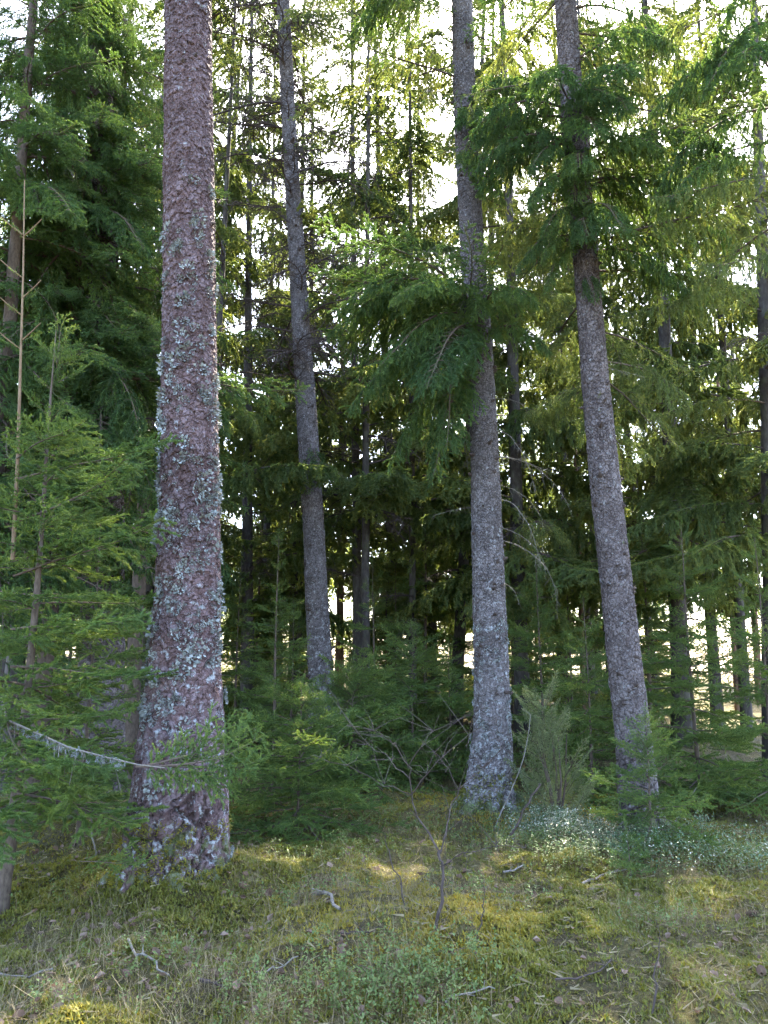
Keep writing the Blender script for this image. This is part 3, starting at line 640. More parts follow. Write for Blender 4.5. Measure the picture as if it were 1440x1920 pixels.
lo = link('leader', G.mesh('leader', ['stem']), ft); lo.matrix_parent_inverse = Matrix.Translation(Vector((fx, fy, gz(fx, fy)))).inverted()
for (px, py, az, sc, pt) in [(44, 445, 20, .3, 40), (42, 445, 170, .3, 40), (40, 590, 190, .3, 20), (40, 560, 10, .3, 20), (42, 520, 200, .25, 15), (38, 655, 160, .35, 15), (38, 640, 15, .35, 15)]:
    o = place_branch(fc, 'small', rng, Vector(at(px, py, 6.0)) - Vector((fx, fy, gz(fx, fy))), R(az), sc, R(pt))
# its long low branches reaching out in front of the pine
for (px, py, Yb, az, sc, pt, kd, ix) in [(20, 1370, 5.9, -38, 1.15, -10, 'young', 1), (10, 1330, 5.9, -60, 1.1, -14, 'young', 3), (20, 1250, 6.0, -10, 1.25, 0, 'young', 3), (20, 1180, 6.0, -25, 1.2, 2, 'young', 1), (25, 1080, 6.0, -5, 1.3, 4, 'young', 2),
                                         (25, 980, 6.0, -18, 1.2, 6, 'young', 0), (28, 900, 6.0, 5, 1.3, 8, 'young', 5), (30, 860, 6.0, -40, 1.0, 6, 'young', 1), (15, 1400, 5.9, -75, .8, -8, 'young', 4), (10, 1410, 5.9, -20, .9, -6, 'young', 4)]:
    place_branch(fc, kd, rng, Vector(at(px, py, Yb)) - Vector((fx, fy, gz(fx, fy))), R(az), sc, R(pt), ix)
# lichened dead branch with one green spray that crosses the pine's foot
G = Geo(); rg = np.random.default_rng(5)
Q = [at(18, 1352, 5.6), at(70, 1375, 5.5), at(130, 1402, 5.4), at(200, 1420, 5.35), at(260, 1434, 5.3), at(310, 1440, 5.25)]
G.tube(Q, [.008, .007, .006, .005, .004, .003], 5)
for k in range(46):
    f = rg.random() * 3.4; i = int(f); p = Q[i] * (1 - f + i) + Q[i + 1] * (f - i); e = np.array([rg.normal(.2, .3), rg.normal(0, .4), -abs(rg.normal(.8, .5))]); l = rg.uniform(.03, .13)
    G.tube([p, p + e * l * .5, p + e * l + [0, 0, -.2 * l]], [.003, .0025, .0015], 3)
db = link('dead_branch', G.mesh('dead_branch', ['pale_twig']), ft); db.matrix_parent_inverse = Matrix.Translation(Vector((fx, fy, gz(fx, fy)))).inverted()
for k in range(60):
    f = rg.random() * 3.6; i = int(f); p = Q[i] * (1 - f + i) + Q[i + 1] * (f - i) + [0, 0, -.05 * rg.random()]
    o = fit(db, 'lichen', LICH[int(rg.integers(8))], p, rg.random() * TAU, rg.uniform(.22, .5), rg)
place_branch(fc, 'young', rg, Vector(at(255, 1437, 5.3)) - Vector((fx, fy, gz(fx, fy))), R(6), .85, R(0), 0, roll=1.1)
for q_, (az_, sc_, rl_) in enumerate([(2, .82, .5), (10, .75, 1.5), (4, .8, .9)]): place_branch(fc, 'young', rg, Vector(at(262, 1436, 5.3)) - Vector((fx, fy, gz(fx, fy))), R(az_), sc_, R(1), 3 + q_, roll=rl_)
place_branch(fc, 'young', rg, Vector(at(150, 1615, 5.6)) - Vector((fx, fy, gz(fx, fy))), R(-12), .5, R(4), 3, roll=.3)

# other young and mid sized spruces: pixel column, distance, height
SMALL = [
 ('spruce_tree', 'dense dark spruce rising behind the thin leader on the left', 70, 8.6, 13.5, dict(wide=.155, lowest=.22, kinds=('bough', 'bough', 'heavy'), per=8, gap=.36, leader=.02)),
 ('spruce_tree', 'dense spruce entering from the left edge of the picture', -75, 8.0, 14.0, dict(wide=.165, lowest=.2, kinds=('bough', 'bough', 'heavy'), per=6, gap=.42, leader=.02)),
 ('spruce_tree', 'dense dark spruce in the gap just left of the pine', 248, 11.5, 16.0, dict(wide=.125, lowest=.25, kinds=('bough', 'heavy', 'curtain'), per=5, gap=.5, leader=.02)),
 ('young_spruce', 'young spruce standing just left of the lichen crusted pine', 150, 7.6, 3.0, dict(wide=.31, lowest=.13, per=6, gap=.28)),
 ('small_spruce', 'low bushy bright green spruce just right of the pine foot', 560, 8.5, 1.5, dict(wide=.72, lowest=.03, per=8, gap=.18, round_=.5)),
 ('small_spruce', 'small yellow green spruce in front of the leaning trunk foot', 1222, 7.5, 1.22, dict(wide=.58, lowest=.2, per=8, gap=.14)),
 ('tiny_spruce', 'knee high feathery spruce seedling in the moss right of the fallen stick', 1180, 6.6, .36, dict(wide=.5, lowest=.1, per=5, gap=.08)),
 ('young_spruce', 'thin dark spruce with a black stem left of the slim trunk', 512, 11.2, 3.5, dict(wide=.24, lowest=.25, per=6, gap=.3)),
 ('young_spruce', 'bushy green spruce between the slim trunk and the middle trunk', 775, 12.2, 2.2, dict(wide=.6, round_=.6, lowest=.03, per=7, gap=.24)),
 ('young_spruce', 'young spruce close left of the middle trunk foot', 845, 12.6, 2.0, dict(wide=.5, lowest=.03, per=7, gap=.22)),
 ('young_spruce', 'broad low spruce hiding the foot of the slim trunk', 660, 11.0, 1.75, dict(wide=.75, lowest=.03, per=8, gap=.2, round_=.5)),
 ('young_spruce', 'dim spruce behind the pale juniper, right of the middle trunk', 1020, 12.4, 3.4, dict(wide=.36, lowest=.05, per=6, gap=.32)),
 ('young_spruce', 'young spruce in the dim gap left of the slim trunk foot', 545, 14.5, 2.8, dict(wide=.42, lowest=.03, per=4, gap=.36)),
 ('young_spruce', 'young spruce in the dim gap right of the slim trunk foot', 700, 14.0, 3.4, dict(wide=.40, lowest=.03, per=4, gap=.38)),
 ('young_spruce', 'young spruce half hidden behind the middle trunk, right side', 955, 14.0, 3.0, dict(wide=.42, lowest=.03, per=4, gap=.36)),
 ('young_spruce', 'young spruce in the gap behind the juniper top', 1075, 14.5, 3.6, dict(wide=.38, lowest=.03, per=4, gap=.4)),
 ('young_spruce', 'young spruce low between leaning trunk and right edge, farther back', 1270, 15.5, 3.0, dict(wide=.42, lowest=.03, per=4, gap=.38)),
 ('young_spruce', 'dark low spruce between juniper and leaning trunk', 1110, 10.8, 2.6, dict(wide=.42, lowest=.04, per=6, gap=.27)),
 ('young_spruce', 'broad spruce right of the leaning trunk with long level branches', 1310, 10.6, 3.6, dict(wide=.42, lowest=.06, per=6, gap=.33)),
 ('young_spruce', 'spruce at the right edge with low golden branches', 1455, 9.6, 3.2, dict(wide=.42, lowest=.08, per=6, gap=.32)),
 ('young_spruce', 'young spruce in the gap between thick dark trunk and pine', 262, 13.0, 2.7, dict(wide=.42, lowest=.05, per=6, gap=.3)),
 ('young_spruce', 'young spruce glimpsed directly right of the pine behind the bushy one', 440, 15.0, 3.4, dict(wide=.36, lowest=.1, per=6, gap=.32)),
 ('young_spruce', 'tall thin spruce behind the middle trunk, left side', 800, 17.0, 5.6, dict(wide=.27, lowest=.05, per=6, gap=.42)),
 ('young_spruce', 'tall young spruce right behind the leaning trunk', 1225, 14.5, 5.2, dict(wide=.3, lowest=.05, per=6, gap=.40)),
 ('young_spruce', 'tall young spruce between middle trunk and leaning trunk, far back', 965, 18.0, 6.0, dict(wide=.27, lowest=.05, per=6, gap=.45)),
 ('young_spruce', 'young spruce far back between pine and slim trunk', 480, 19.0, 6.0, dict(wide=.27, lowest=.05, per=6, gap=.45)),
 ('young_spruce', 'young spruce far back left of the pine', 120, 12.0, 4.5, dict(wide=.3, lowest=.05, per=6, gap=.38)),
]
for i, (nm, lb, px, Yd, h, kw) in enumerate(SMALL):
    young_spruce(nm, lb, gx(px, Yd), Yd, h, 600 + i, **kw)

ot = root_empty('spruce_tree', (3.95, 6.9, gz(3.95, 6.9)), 'spruce whose dark hanging branches reach in at the upper right corner', 'spruce tree')
link('trunk', UT['spruce'][1], ot, None, None, (.17, .17, 16)); oc = crown_of(ot); rng = np.random.default_rng(66)
for (hz, az, sc, pt, kd) in [(6.9, 178, .9, 4, 'heavy'), (6.6, 150, .9, 0, 'heavy'), (7.2, 200, .8, 6, 'heavy'), (7.6, 165, .95, 8, 'heavy'), (7.9, 190, .9, 8, 'heavy'), (6.2, 170, .7, 0, 'curtain'), (5.4, 175, .6, 4, 'curtain'), (8.4, 175, .9, 0, 'heavy'), (8.2, 150, .9, 0, 'curtain'), (4.6, 160, .5, 0, 'dead'), (5.8, 140, .8, 0, 'curtain')]:
    place_branch(oc, kd, rng, (0, 0, hz), R(az), sc, R(pt))
for k in range(14): place_branch(oc, ('heavy', 'bough')[k % 2], rng, (0, 0, rng.uniform(8.6, 15)), rng.random() * TAU, rng.uniform(.6, 1.0), R(rng.uniform(-5, 20)))

# juniper
rng = np.random.default_rng(81); jx, jy = gx(1045, 9.0), 9.0
jt = root_empty('juniper_bush', (jx, jy, gz(jx, jy)), 'pale grey green juniper bush between the middle and leaning trunks', 'juniper')
jc = crown_of(jt)
for k in range(62):
    hz = rng.random() ** 1.1 * 1.25; a = rng.random() * TAU; r_ = rng.random() ** .6 * .20 * (1 - .6 * hz / 1.25)
    place_branch(jc, 'juniper', rng, (r_ * math.cos(a) - .10 * hz, r_ * math.sin(a), hz), a, rng.uniform(.5, 1.0) * (1 - .35 * hz / 1.25), R(rng.uniform(-24, 10) + 10 * hz), None)
G = Geo()
for k in range(5):
    a = k * TAU / 5; G.tube([[.02 * math.cos(a), .02 * math.sin(a), -.05], [.1 * math.cos(a), .1 * math.sin(a), .4], [.18 * math.cos(a) - .05, .16 * math.sin(a), .9]], [.014, .011, .005], 5)
link('stem', G.mesh('juniper_stem', ['twig']), jt)

# ------------------------------------------------------------------ tall spruces and pines of the middle distance
def tall_tree(name, label, cat, px, Yd, h, r, seed, kinds, base, n, l0, l1, group=None, bark='spruce', dead=0, pitch=(-10, 8)):
    rng = np.random.default_rng(seed); x = gx(px, Yd); z = gz(x, Yd)
    t = root_empty(name, (x, Yd, z), label, cat, group)
    link('trunk', UT[bark][seed % len(UT[bark])], t, (0, 0, 0), (0, 0, rng.random() * TAU), (r * .8, r * .8, h))
    t.rotation_euler = (R(rng.normal(0, 1.2)), R(rng.normal(0, 1.6)), 0)
    cr = crown_of(t)
    for k in range(n):
        f = ((k + rng.random()) / n) ** 1.2; hz = base + (h * .97 - base) * f
        if hz > 1.6 + .98 * Yd and rng.random() < .65: continue
        place_branch(cr, kinds[int(rng.integers(len(kinds)))], rng, (0, 0, hz), rng.random() * TAU, 1.12 * (l0 + (l1 - l0) * f) * rng.uniform(.75, 1.15), R(rng.uniform(*pitch) + 25 * f))
    for k in range(dead):
        place_branch(cr, 'dead', rng, (0, 0, rng.uniform(1.2, base + 2)), rng.random() * TAU, rng.uniform(.5, .9), R(rng.uniform(-20, 8)))
    return t
V1, V2, V3 = ('veil', 'veil', 'lace'), ('veil', 'veil', 'lace', 'dead'), ('lace', 'lace', 'dead')
TALL = [
 ('spruce_tree', 'tall spruce with golden hanging branches right of the leaning trunk', 1285, 14.5, 23, .20, ('curtain', 'veil', 'veil'), 3.2, 74, 1.2, .45, 'spruce', 6),
 ('spruce_tree', 'tall spruce with pale trunk high at the right edge', 1462, 12.0, 20, .20, ('curtain', 'veil', 'lace'), 3.2, 64, 1.1, .45, 'spruce', 6),
 ('spruce_tree', 'tall backlit spruce far behind the leaning trunk', 1150, 21, 25, .19, V2, 3.0, 60, 1.2, .45, 'spruce', 5),
 ('spruce_tree', 'tall spruce close behind the middle trunk on its right', 990, 15.5, 24, .19, ('curtain', 'veil', 'veil'), 2.6, 74, 1.15, .45, 'spruce', 6),
 ('spruce_tree', 'slender dark trunk just left of the middle spruce', 848, 18.5, 25, .18, V2, 3.0, 64, 1.15, .45, 'spruce', 5),
 ('spruce_tree', 'tall spruce filling the gap between slim trunk and middle trunk', 735, 21, 26, .19, V1, 2.5, 70, 1.25, .45, 'spruce', 5),
 ('pine_tree', 'thin reddish pine trunk right of the slim spruce', 632, 26, 23, .18, V3, 9, 36, 1.0, .5, 'pine', 6),
 ('spruce_tree', 'tall spruce between the pine and the slim trunk', 458, 17.5, 24, .18, V1, 2.8, 66, 1.1, .45, 'spruce', 5),
 ('spruce_tree', 'tall spruce behind the pine, left side', 268, 16.5, 24, .17, V2, 3.2, 60, 1.1, .45, 'spruce', 5),
 ('pine_tree', 'thin pinkish pine trunk in the upper left between the spruces', 140, 16, 22, .16, V3, 8, 36, 1.0, .5, 'pine', 5),
 ('spruce_tree', 'tall dark spruce at the far upper left', 20, 12.0, 19, .18, ('bough', 'curtain'), 3.0, 62, 1.0, .45, 'spruce', 4),
 ('pine_tree', 'thin reddish stem between middle and leaning trunks', 1093, 19, 15, .085, V3, 5, 26, .7, .3, 'pine', 5),
 ('pine_tree', 'slender reddish pine by the bright clearing, first from the right edge', 1425, 24, 18, .11, V3, 6, 26, .9, .4, 'pine', 5),
 ('pine_tree', 'slender reddish pine by the bright clearing, second from the right edge', 1388, 22, 18, .10, V3, 6, 26, .9, .4, 'pine', 5),
 ('spruce_tree', 'dark trunk close right of the leaning spruce, low down', 1192, 17.0, 22, .16, V2, 3.0, 56, 1.0, .45, 'spruce', 5),
 ('spruce_tree', 'spruce just left of the slim trunk, farther back', 552, 22, 25, .17, V1, 3.0, 56, 1.15, .45, 'spruce', 3),
 ('spruce_tree', 'spruce in the gap right of the slim trunk, farther back', 668, 17.0, 23, .14, V3, 4.0, 54, 1.0, .45, 'spruce', 5),
 ('spruce_tree', 'spruce between juniper and leaning trunk, farther back', 1048, 24, 26, .18, V1, 2.6, 56, 1.25, .45, 'spruce', 3),
 ('spruce_tree', 'spruce behind the golden hanging branches on the right', 1340, 19, 24, .17, V1, 3.0, 60, 1.15, .45, 'spruce', 3),
 ('spruce_tree', 'spruce behind the thick dark trunk on the left', 195, 20, 25, .17, V1, 3.0, 56, 1.15, .45, 'spruce', 3),
 ('spruce_tree', 'spruce behind the thin leader on the left, farther back', 70, 17, 23, .16, V1, 3.0, 56, 1.15, .45, 'spruce', 3),
 ('spruce_tree', 'spruce directly behind the pine, farther back', 372, 20, 25, .17, V1, 3.0, 56, 1.15, .45, 'spruce', 3),
 ('spruce_tree', 'spruce behind the middle trunk, farther back', 925, 21, 25, .17, V1, 3.0, 56, 1.15, .45, 'spruce', 3),
 ('spruce_tree', 'thin twiggy spruce right of the slim trunk, nearer than its neighbours', 690, 15.0, 21, .11, ('lace', 'dead', 'veil'), 4.5, 56, .95, .45, 'spruce', 5),
 ('spruce_tree', 'twiggy spruce standing directly behind the lichen crusted pine', 378, 14.0, 20, .11, ('lace', 'dead', 'veil'), 4.5, 50, .95, .45, 'spruce', 4),
 ('spruce_tree', 'thin spruce above the bushy one in the gap left of the middle trunk', 778, 16.5, 23, .10, V1, 4.5, 56, 1.05, .45, 'spruce', 3),
 ('spruce_tree', 'spruce in the upper left corner behind the dense dark one', 0, 15.5, 23, .15, V1, 4.0, 50, 1.2, .45, 'spruce', 2),
 ('spruce_tree', 'spruce high between the leaning trunk and the golden hanging branches', 1232, 24, 28, .16, V1, 4.0, 50, 1.3, .45, 'spruce', 2),
 ('spruce_tree', 'spruce behind the pale trunk at the right edge', 1405, 17, 24, .14, V1, 4.5, 48, 1.15, .45, 'spruce', 2),
 ('spruce_tree', 'spruce far behind between pine and slim trunk', 500, 26, 27, .17, V1, 3.0, 50, 1.3, .45, 'spruce', 2),
 ('spruce_tree', 'spruce behind the thick dark trunk, close to the pine', 300, 23, 26, .17, V1, 3.0, 50, 1.3, .45, 'spruce', 2),
 ('spruce_tree', 'spruce above the big green bough, farther back', 790, 26, 27, .18, V1, 3.5, 54, 1.3, .45, 'spruce', 3),
]
for i, (nm, lb, px, Yd, h, r, kinds, base, n, l0, l1, bark, dead) in enumerate(TALL):
    tall_tree(nm, lb, 'pine tree' if bark == 'pine' else 'spruce tree', px, Yd, h, r, 800 + i, kinds, base, n, l0, l1, None, bark, dead)

# ------------------------------------------------------------------ far trees: one crown mesh per kind, shared by copies
def far_crown(seed, h, base, n, l0, l1, hang, dens, nw, nl=.085, sec=.6, pitch=(-12, 6)):
    rng = np.random.default_rng(seed)
    src = [branch_geo(seed * 10 + q, 2.0, [(0, -14, -22, 0), (6, -10, -26, -8), (-4, -18, -16, 4)][q], sec, .12, hang, .26, .10, dens, nl, nw, .10, .016, twigs=False, spread=38).arrays() for q in range(3)]
    V, F, MI, T = [], [], [], []; o = 0
    for k in range(n):
        f = (k + rng.random()) / n; a = rng.random() * TAU; p = math.radians(rng.uniform(*pitch) + 30 * f); s = (l0 + (l1 - l0) * f ** .8) * rng.uniform(.75, 1.2) / 2
        Mx = np.array(Matrix.Rotation(a, 3, 'Z') @ Matrix.Rotation(-p, 3, 'Y')) * s
        v, fc_, mi, tt = src[int(rng.integers(3))]
        V.append(v @ Mx.T + [0, 0, base + (h * .98 - base) * f]); F.append(fc_ + o); MI.append(mi); T.append(np.clip(tt + rng.normal(0, .12), 0, 1)); o += len(v)
    return new_mesh('far_crown', np.concatenate(V), [np.concatenate(F)], ['twig', 'needle_old_backlit'], [np.concatenate(MI)], {'tint': np.concatenate(T)})
FC = [far_crown(1, 17, 1.8, 90, 2.7, .6, .3, 50, .027, .095), far_crown(2, 16, 1.4, 96, 2.5, .5, .15, 50, .027, .095), far_crown(3, 18, 3.0, 84, 2.5, .6, .3, 50, .027, .095)]
FS = [far_crown(4, 4.5, .2, 64, 1.8, .3, .05, 60, .028, .08, .55, (-6, 10))]
rng = np.random.default_rng(91)
far = []
for k in range(400):
    if len(far) >= 36: break
    Yd = rng.uniform(24, 44); x = rng.uniform(-.56, .56) * Yd
    if .34 < x / Yd < .50 and rng.random() < .8: continue        # the thin place towards the clearing
    if all(math.hypot(x - a, (Yd - b)) > 2.6 for a, b in far): far.append((x, Yd))
for k, (x, Yd) in enumerate(far):
    t = root_empty('spruce_tree', (x, Yd, gz(x, Yd)), 'one of the distant spruces crowded in the depth of the wood', 'spruce tree', 'distant spruces deep in the wood', rng.random() * TAU)
    s = rng.uniform(1.15, 1.6); r = rng.uniform(.13, .2); i = k % 3
    link('trunk', UT['spruce'][k % 3], t, None, None, (r, r, [17, 16, 18][i] * s)); link('crown', FC[i], t, None, None, s)
lows = []
for k in range(400):
    if len(lows) >= 62: break
    Yd = rng.uniform(15, 42); x = rng.uniform(-.54, .54) * Yd
    if .34 < x / Yd < .5 and (Yd > 18 or rng.random() < .6): continue
    if all(math.hypot(x - a, (Yd - b)) > 1.7 for a, b in lows): lows.append((x, Yd))
for k, (x, Yd) in enumerate(lows):
    t = root_empty('young_spruce', (x, Yd, gz(x, Yd)), 'one of the young spruces forming the dim undergrowth deep in the wood', 'spruce tree', 'young spruces in the distant undergrowth', rng.random() * TAU)
    s = rng.uniform(.45, 1.1); link('trunk', UT['darkstem'][0], t, None, None, (.035 * s, .035 * s, 4.5 * s)); link('crown', FS[0], t, None, None, s)

# ------------------------------------------------------------------ ground cover
rng = np.random.default_rng(101)
def scatter(n, y0, y1, power=1.0, margin=.54):
    """points in the wedge the picture shows, a little wider; denser near."""
    y = y0 + (y1 - y0) * rng.random(n) ** power; x = (rng.random(n) * 2 - 1) * (y * margin + .3)
    return x, y
def blades(n, y0, y1, hmin, hmax, wd, mname, name, label, clump=0, mask=None, droop=.9, power=1.0, low=.15):
    x, y = scatter(n, y0, y1, power)
    if clump:
        c = rng.integers(0, n // clump, n); cx, cyy = x[c], y[c]; sp = rng.normal(0, .05, (2, n)); x = cx + sp[0]; y = cyy + sp[1]
    if mask is not None:
        k = mask(x, y); x, y = x[k], y[k]
    n = len(x); z = g(x, y) - .005
    a = rng.random(n) * TAU; h = rng.uniform(hmin, hmax, n) * rng.uniform(.5, 1, n); lean = rng.uniform(low, droop, n)
    d = np.stack([np.cos(a), np.sin(a), np.zeros(n)], 1); s = np.stack([-np.sin(a), np.cos(a), np.zeros(n)], 1) * (wd * rng.uniform(.6, 1.3, n))[:, None] / 2
    p0 = np.stack([x, y, z], 1); p1 = p0 + d * (h * lean * .25)[:, None] + UP * (h * (.58 - .2 * lean))[:, None]; p2 = p0 + d * (h * lean * .7)[:, None] + UP * (h * (1 - .5 * lean))[:, None]; p3 = p0 + d * (h * lean * 1.2)[:, None] + UP * (h * np.clip(1.05 - .95 * lean, .06, 1))[:, None]
    V = np.stack([p0 - s, p0 + s, p1 - s * .8, p1 + s * .8, p2 - s * .55, p2 + s * .55, p3], 1).reshape(-1, 3)
    b = (np.arange(n) * 7)[:, None]; F = np.concatenate([b + [0, 1, 3], b + [0, 3, 2], b + [2, 3, 5], b + [2, 5, 4], b + [4, 5, 6]])
    o = link(name, new_mesh(name, V, [F], [mname], attrs={'tint': np.repeat(rng.random(n), 7)}))
    return tag(o, label, 'grass', kind='stuff')
def dry_zone(x, y): return vnoise(x * .9 + 3, y * .9, 31)
# keep clear of the trunk feet
def clear(x, y): return (np.hypot(x + 1.58, y - PY) > .36) & (np.hypot(x - 1.17, y - BY) > .3) & (np.hypot(x - 2.55, y - CY) > .25)
blades(26000, 3.3, 10.5, .03, .14, .0026, 'grass', 'green_grass', 'thin green grass growing through the moss', 9, lambda x, y: clear(x, y) & (rng.random(len(x)) < .35 + .6 * dry_zone(x + 9, y)), power=1.3)
blades(21000, 3.3, 10.0, .08, .34, .0022, 'straw', 'dry_grass', 'dry straw coloured grass lying over the moss', 12, lambda x, y: clear(x, y) & (rng.random(len(x)) < .08 + .95 * sstep(.4, .75, dry_zone(x, y))), 1.35, 1.3, .45)

def sprigs(n, y0, y1, size, name, power=1.0):
    x, y = scatter(n, y0, y1, power)
    pt = vnoise(x * 1.3, y * 1.3, 41) * .6 + vnoise(x * 4, y * 4, 42) * .4
    k = clear(x, y) & (rng.random(n) < .26 + sstep(.37, .55, pt)); x, y, pt = x[k], y[k], pt[k]; n = len(x)
    z = g(x, y) - .004 + .04 * sstep(.5, .75, pt) * rng.random(n) ** .5; q = 6
    a = rng.random((n, q)) * TAU; l = size * rng.uniform(.6, 1.3, (n, q)); el = rng.uniform(.15, 1.2, (n, q))
    d = np.stack([np.cos(a) * np.cos(el), np.sin(a) * np.cos(el), np.sin(el)], -1); s = np.stack([-np.sin(a), np.cos(a), np.zeros_like(a)], -1)
    p = np.stack([x, y, z], 1)[:, None] + rng.normal(0, size * .4, (n, q, 3)) * [1, 1, .2]
    V = np.stack([p - s * l[..., None] * .22, p + s * l[..., None] * .22, p + d * l[..., None]], 2).reshape(-1, 3)
    yel_sun = np.clip(.15 + .75 * sstep(.35, .75, vnoise(x * .55 + 7, y * .55, 44)) * (.5 + .85 * sstep(-1, 2.5, x)) + rng.normal(0, .14, n), 0, 1)  # moss tone from noise; sunlight towards the right is painted in as yellow
    o = link(name, new_mesh(name, V, [np.arange(len(V)).reshape(-1, 3)], ['moss'], attrs={'tint': np.repeat(yel_sun, q * 3)}))
    return tag(o, 'yellow green feather moss carpeting the forest floor', 'moss', kind='stuff')
sprigs(150000, 3.3, 11.5, .026, 'moss', 1.35)

def leafy_plants(cx, cyy, spread, count, hmin, hmax, leaf, mname, name, label, pale=.0, nleaf=14, bushy=.012):
    x = np.concatenate([np.asarray(a) + rng.normal(0, s, c) for a, s, c in zip(cx, spread, count)]); y = np.concatenate([np.asarray(a) + rng.normal(0, s * .8, c) for a, s, c in zip(cyy, spread, count)])
    k = clear(x, y); x, y = x[k], y[k]; n = len(x); z = g(x, y)
    h = rng.uniform(hmin, hmax, n); la = rng.random(n) * TAU; ll = rng.uniform(0, .35, n)
    tip = np.stack([x + np.cos(la) * ll * h, y + np.sin(la) * ll * h, z + h], 1); base = np.stack([x, y, z - .01], 1)
    q = nleaf; t = (rng.uniform(.4, 1.02, (n, q)))[..., None]; p = base[:, None] * (1 - t) + tip[:, None] * t
    a = rng.random((n, q)) * TAU; el = rng.normal(.35, .4, (n, q)); L = leaf * rng.uniform(.7, 1.25, (n, q))[..., None]
    d = np.stack([np.cos(a) * np.cos(el), np.sin(a) * np.cos(el), np.sin(el)], -1); s = np.stack([-np.sin(a), np.cos(a), np.zeros_like(a)], -1); u = np.cross(d, s)
    p = p + d * L * .3 + rng.normal(0, bushy, (n, q, 3)) * [1, 1, .5]
    V = np.stack([p, p + d * L * .5 + s * L * .32 + u * L * .06, p + d * L, p + d * L * .5 - s * L * .32 + u * L * .06], 2).reshape(-1, 3)
    b = (np.arange(n * q) * 4)[:, None]; F = np.concatenate([b + [0, 1, 2], b + [0, 2, 3]])
    pl = rng.random(n) < pale * np.where((y > 7.7) & (x < 2.4), 2.1, .7); ti = np.where(np.repeat(pl, q) & (rng.random(n * q) < .7), rng.uniform(.62, 1, n * q), rng.uniform(0, .5, n * q))  # painted glints: some leaves get a pale tint, most of them in one patch
    sv = np.stack([base - [.0012, 0, 0], base + [.0012, 0, 0], tip], 1).reshape(-1, 3); sf = np.arange(len(sv)).reshape(-1, 3) + len(V)
    o = link(name, new_mesh(name, np.concatenate([V, sv]), [F, sf], [mname, 'stem'], [np.zeros(len(F)), np.ones(len(sf))], {'tint': np.concatenate([np.repeat(ti, 4), np.full(len(sv), .3)])}))
    return tag(o, label, 'ground cover', kind='stuff')
def gp(px, py):
    """ground point seen at a pixel"""
    f = np.array([0, math.cos(PITCH), math.sin(PITCH)]); u = np.array([0, -math.sin(PITCH), math.cos(PITCH)])
    d = f + np.array([1., 0, 0]) * (px - 720) / FPX + u * (960 - py) / FPX; t = 1.0
    while t < 60:
        p = np.array([0, 0, CAMZ]) + d * t
        if p[2] < gz(p[0], p[1]): return p
        t += .02
    return p
pts = [(1.50, 8.25), (1.80, 8.35), (2.05, 8.05), (1.72, 7.85), (2.25, 7.65), (2.95, 8.0), (3.3, 7.5), (2.75, 7.25), (2.2, 7.05), (3.55, 6.9), (2.9, 6.6), (1.95, 7.45)]
leafy_plants([p[0] for p in pts], [p[1] for p in pts], [.20, .20, .20, .2, .22, .25, .28, .25, .22, .22, .2, .2], [170, 170, 130, 100, 90, 60, 60, 55, 70, 35, 30, 70], .10, .27, .021, 'lingon', 'lingonberry', 'lingonberry shrubs with white painted leaf glints around the leaning trunk', .22, 16, .035)
pts = [gp(*q) for q in [(690, 1860), (560, 1700), (300, 1800), (760, 1900), (420, 1880), (900, 1700), (640, 1600), (720, 1540), (930, 1560), (1120, 1620), (820, 1840), (300, 1640), (100, 1880), (500, 1900), (850, 1560), (1010, 1590), (1240, 1740), (150, 1680)]] + [np.array(q) for q in [(1.6, 8.1), (2.0, 7.8), (2.5, 7.5), (3.1, 7.3), (1.3, 7.6), (2.9, 6.9)]]
leafy_plants([p[0] for p in pts], [p[1] for p in pts], [.22, .2, .2, .25, .2, .2, .25, .3, .3, .3, .2, .12, .12, .15, .25, .3, .15, .2, .3, .3, .3, .3, .3, .3], [150, 40, 35, 120, 40, 40, 60, 70, 90, 130, 110, 16, 14, 18, 60, 80, 30, 30, 120, 120, 120, 120, 80, 80], .05, .18, .020, 'berry', 'bilberry', 'small green bilberry plants scattered through the grass', 0, 12)
x_, y_ = scatter(700, 8, 16); leafy_plants(x_, y_, [.1] * 700, [3] * 700, .08, .25, .024, 'berry', 'undergrowth', 'low green shrubs covering the floor between the trunks', 0, 10)

# short bits of straw, needles and twig lying flat
n = 9000; x, y = scatter(n, 3.3, 9.5, 1.35); k = clear(x, y); x, y = x[k], y[k]; n = len(x)
a = rng.random(n) * TAU; l = rng.uniform(.02, .09, n); wd = rng.uniform(.0005, .0013, n); d = np.stack([np.cos(a), np.sin(a)], 1); sd_ = np.stack([-np.sin(a), np.cos(a)], 1)
q = [np.stack([x, y], 1) + d * (sx * l)[:, None] / 2 + sd_ * (sy * wd)[:, None] for sx, sy in ((-1, -1), (1, -1), (1, 1), (-1, 1))]
up_ = rng.uniform(.008, .035, n); V = np.stack([np.concatenate([w_, (g(w_[:, 0], w_[:, 1]) + up_ + (.02 * rng.random(n) if i_ in (1, 2) else 0))[:, None]], 1) for i_, w_ in enumerate(q)], 1).reshape(-1, 3)
b = (np.arange(n) * 4)[:, None]
tag(link('straw_litter', new_mesh('straw_litter', V, [np.concatenate([b + [0, 1, 2], b + [0, 2, 3]])], ['straw'], attrs={'tint': np.repeat(rng.random(n) ** 2, 4)})), 'broken straws and fine twigs scattered over the moss', 'litter', kind='stuff')
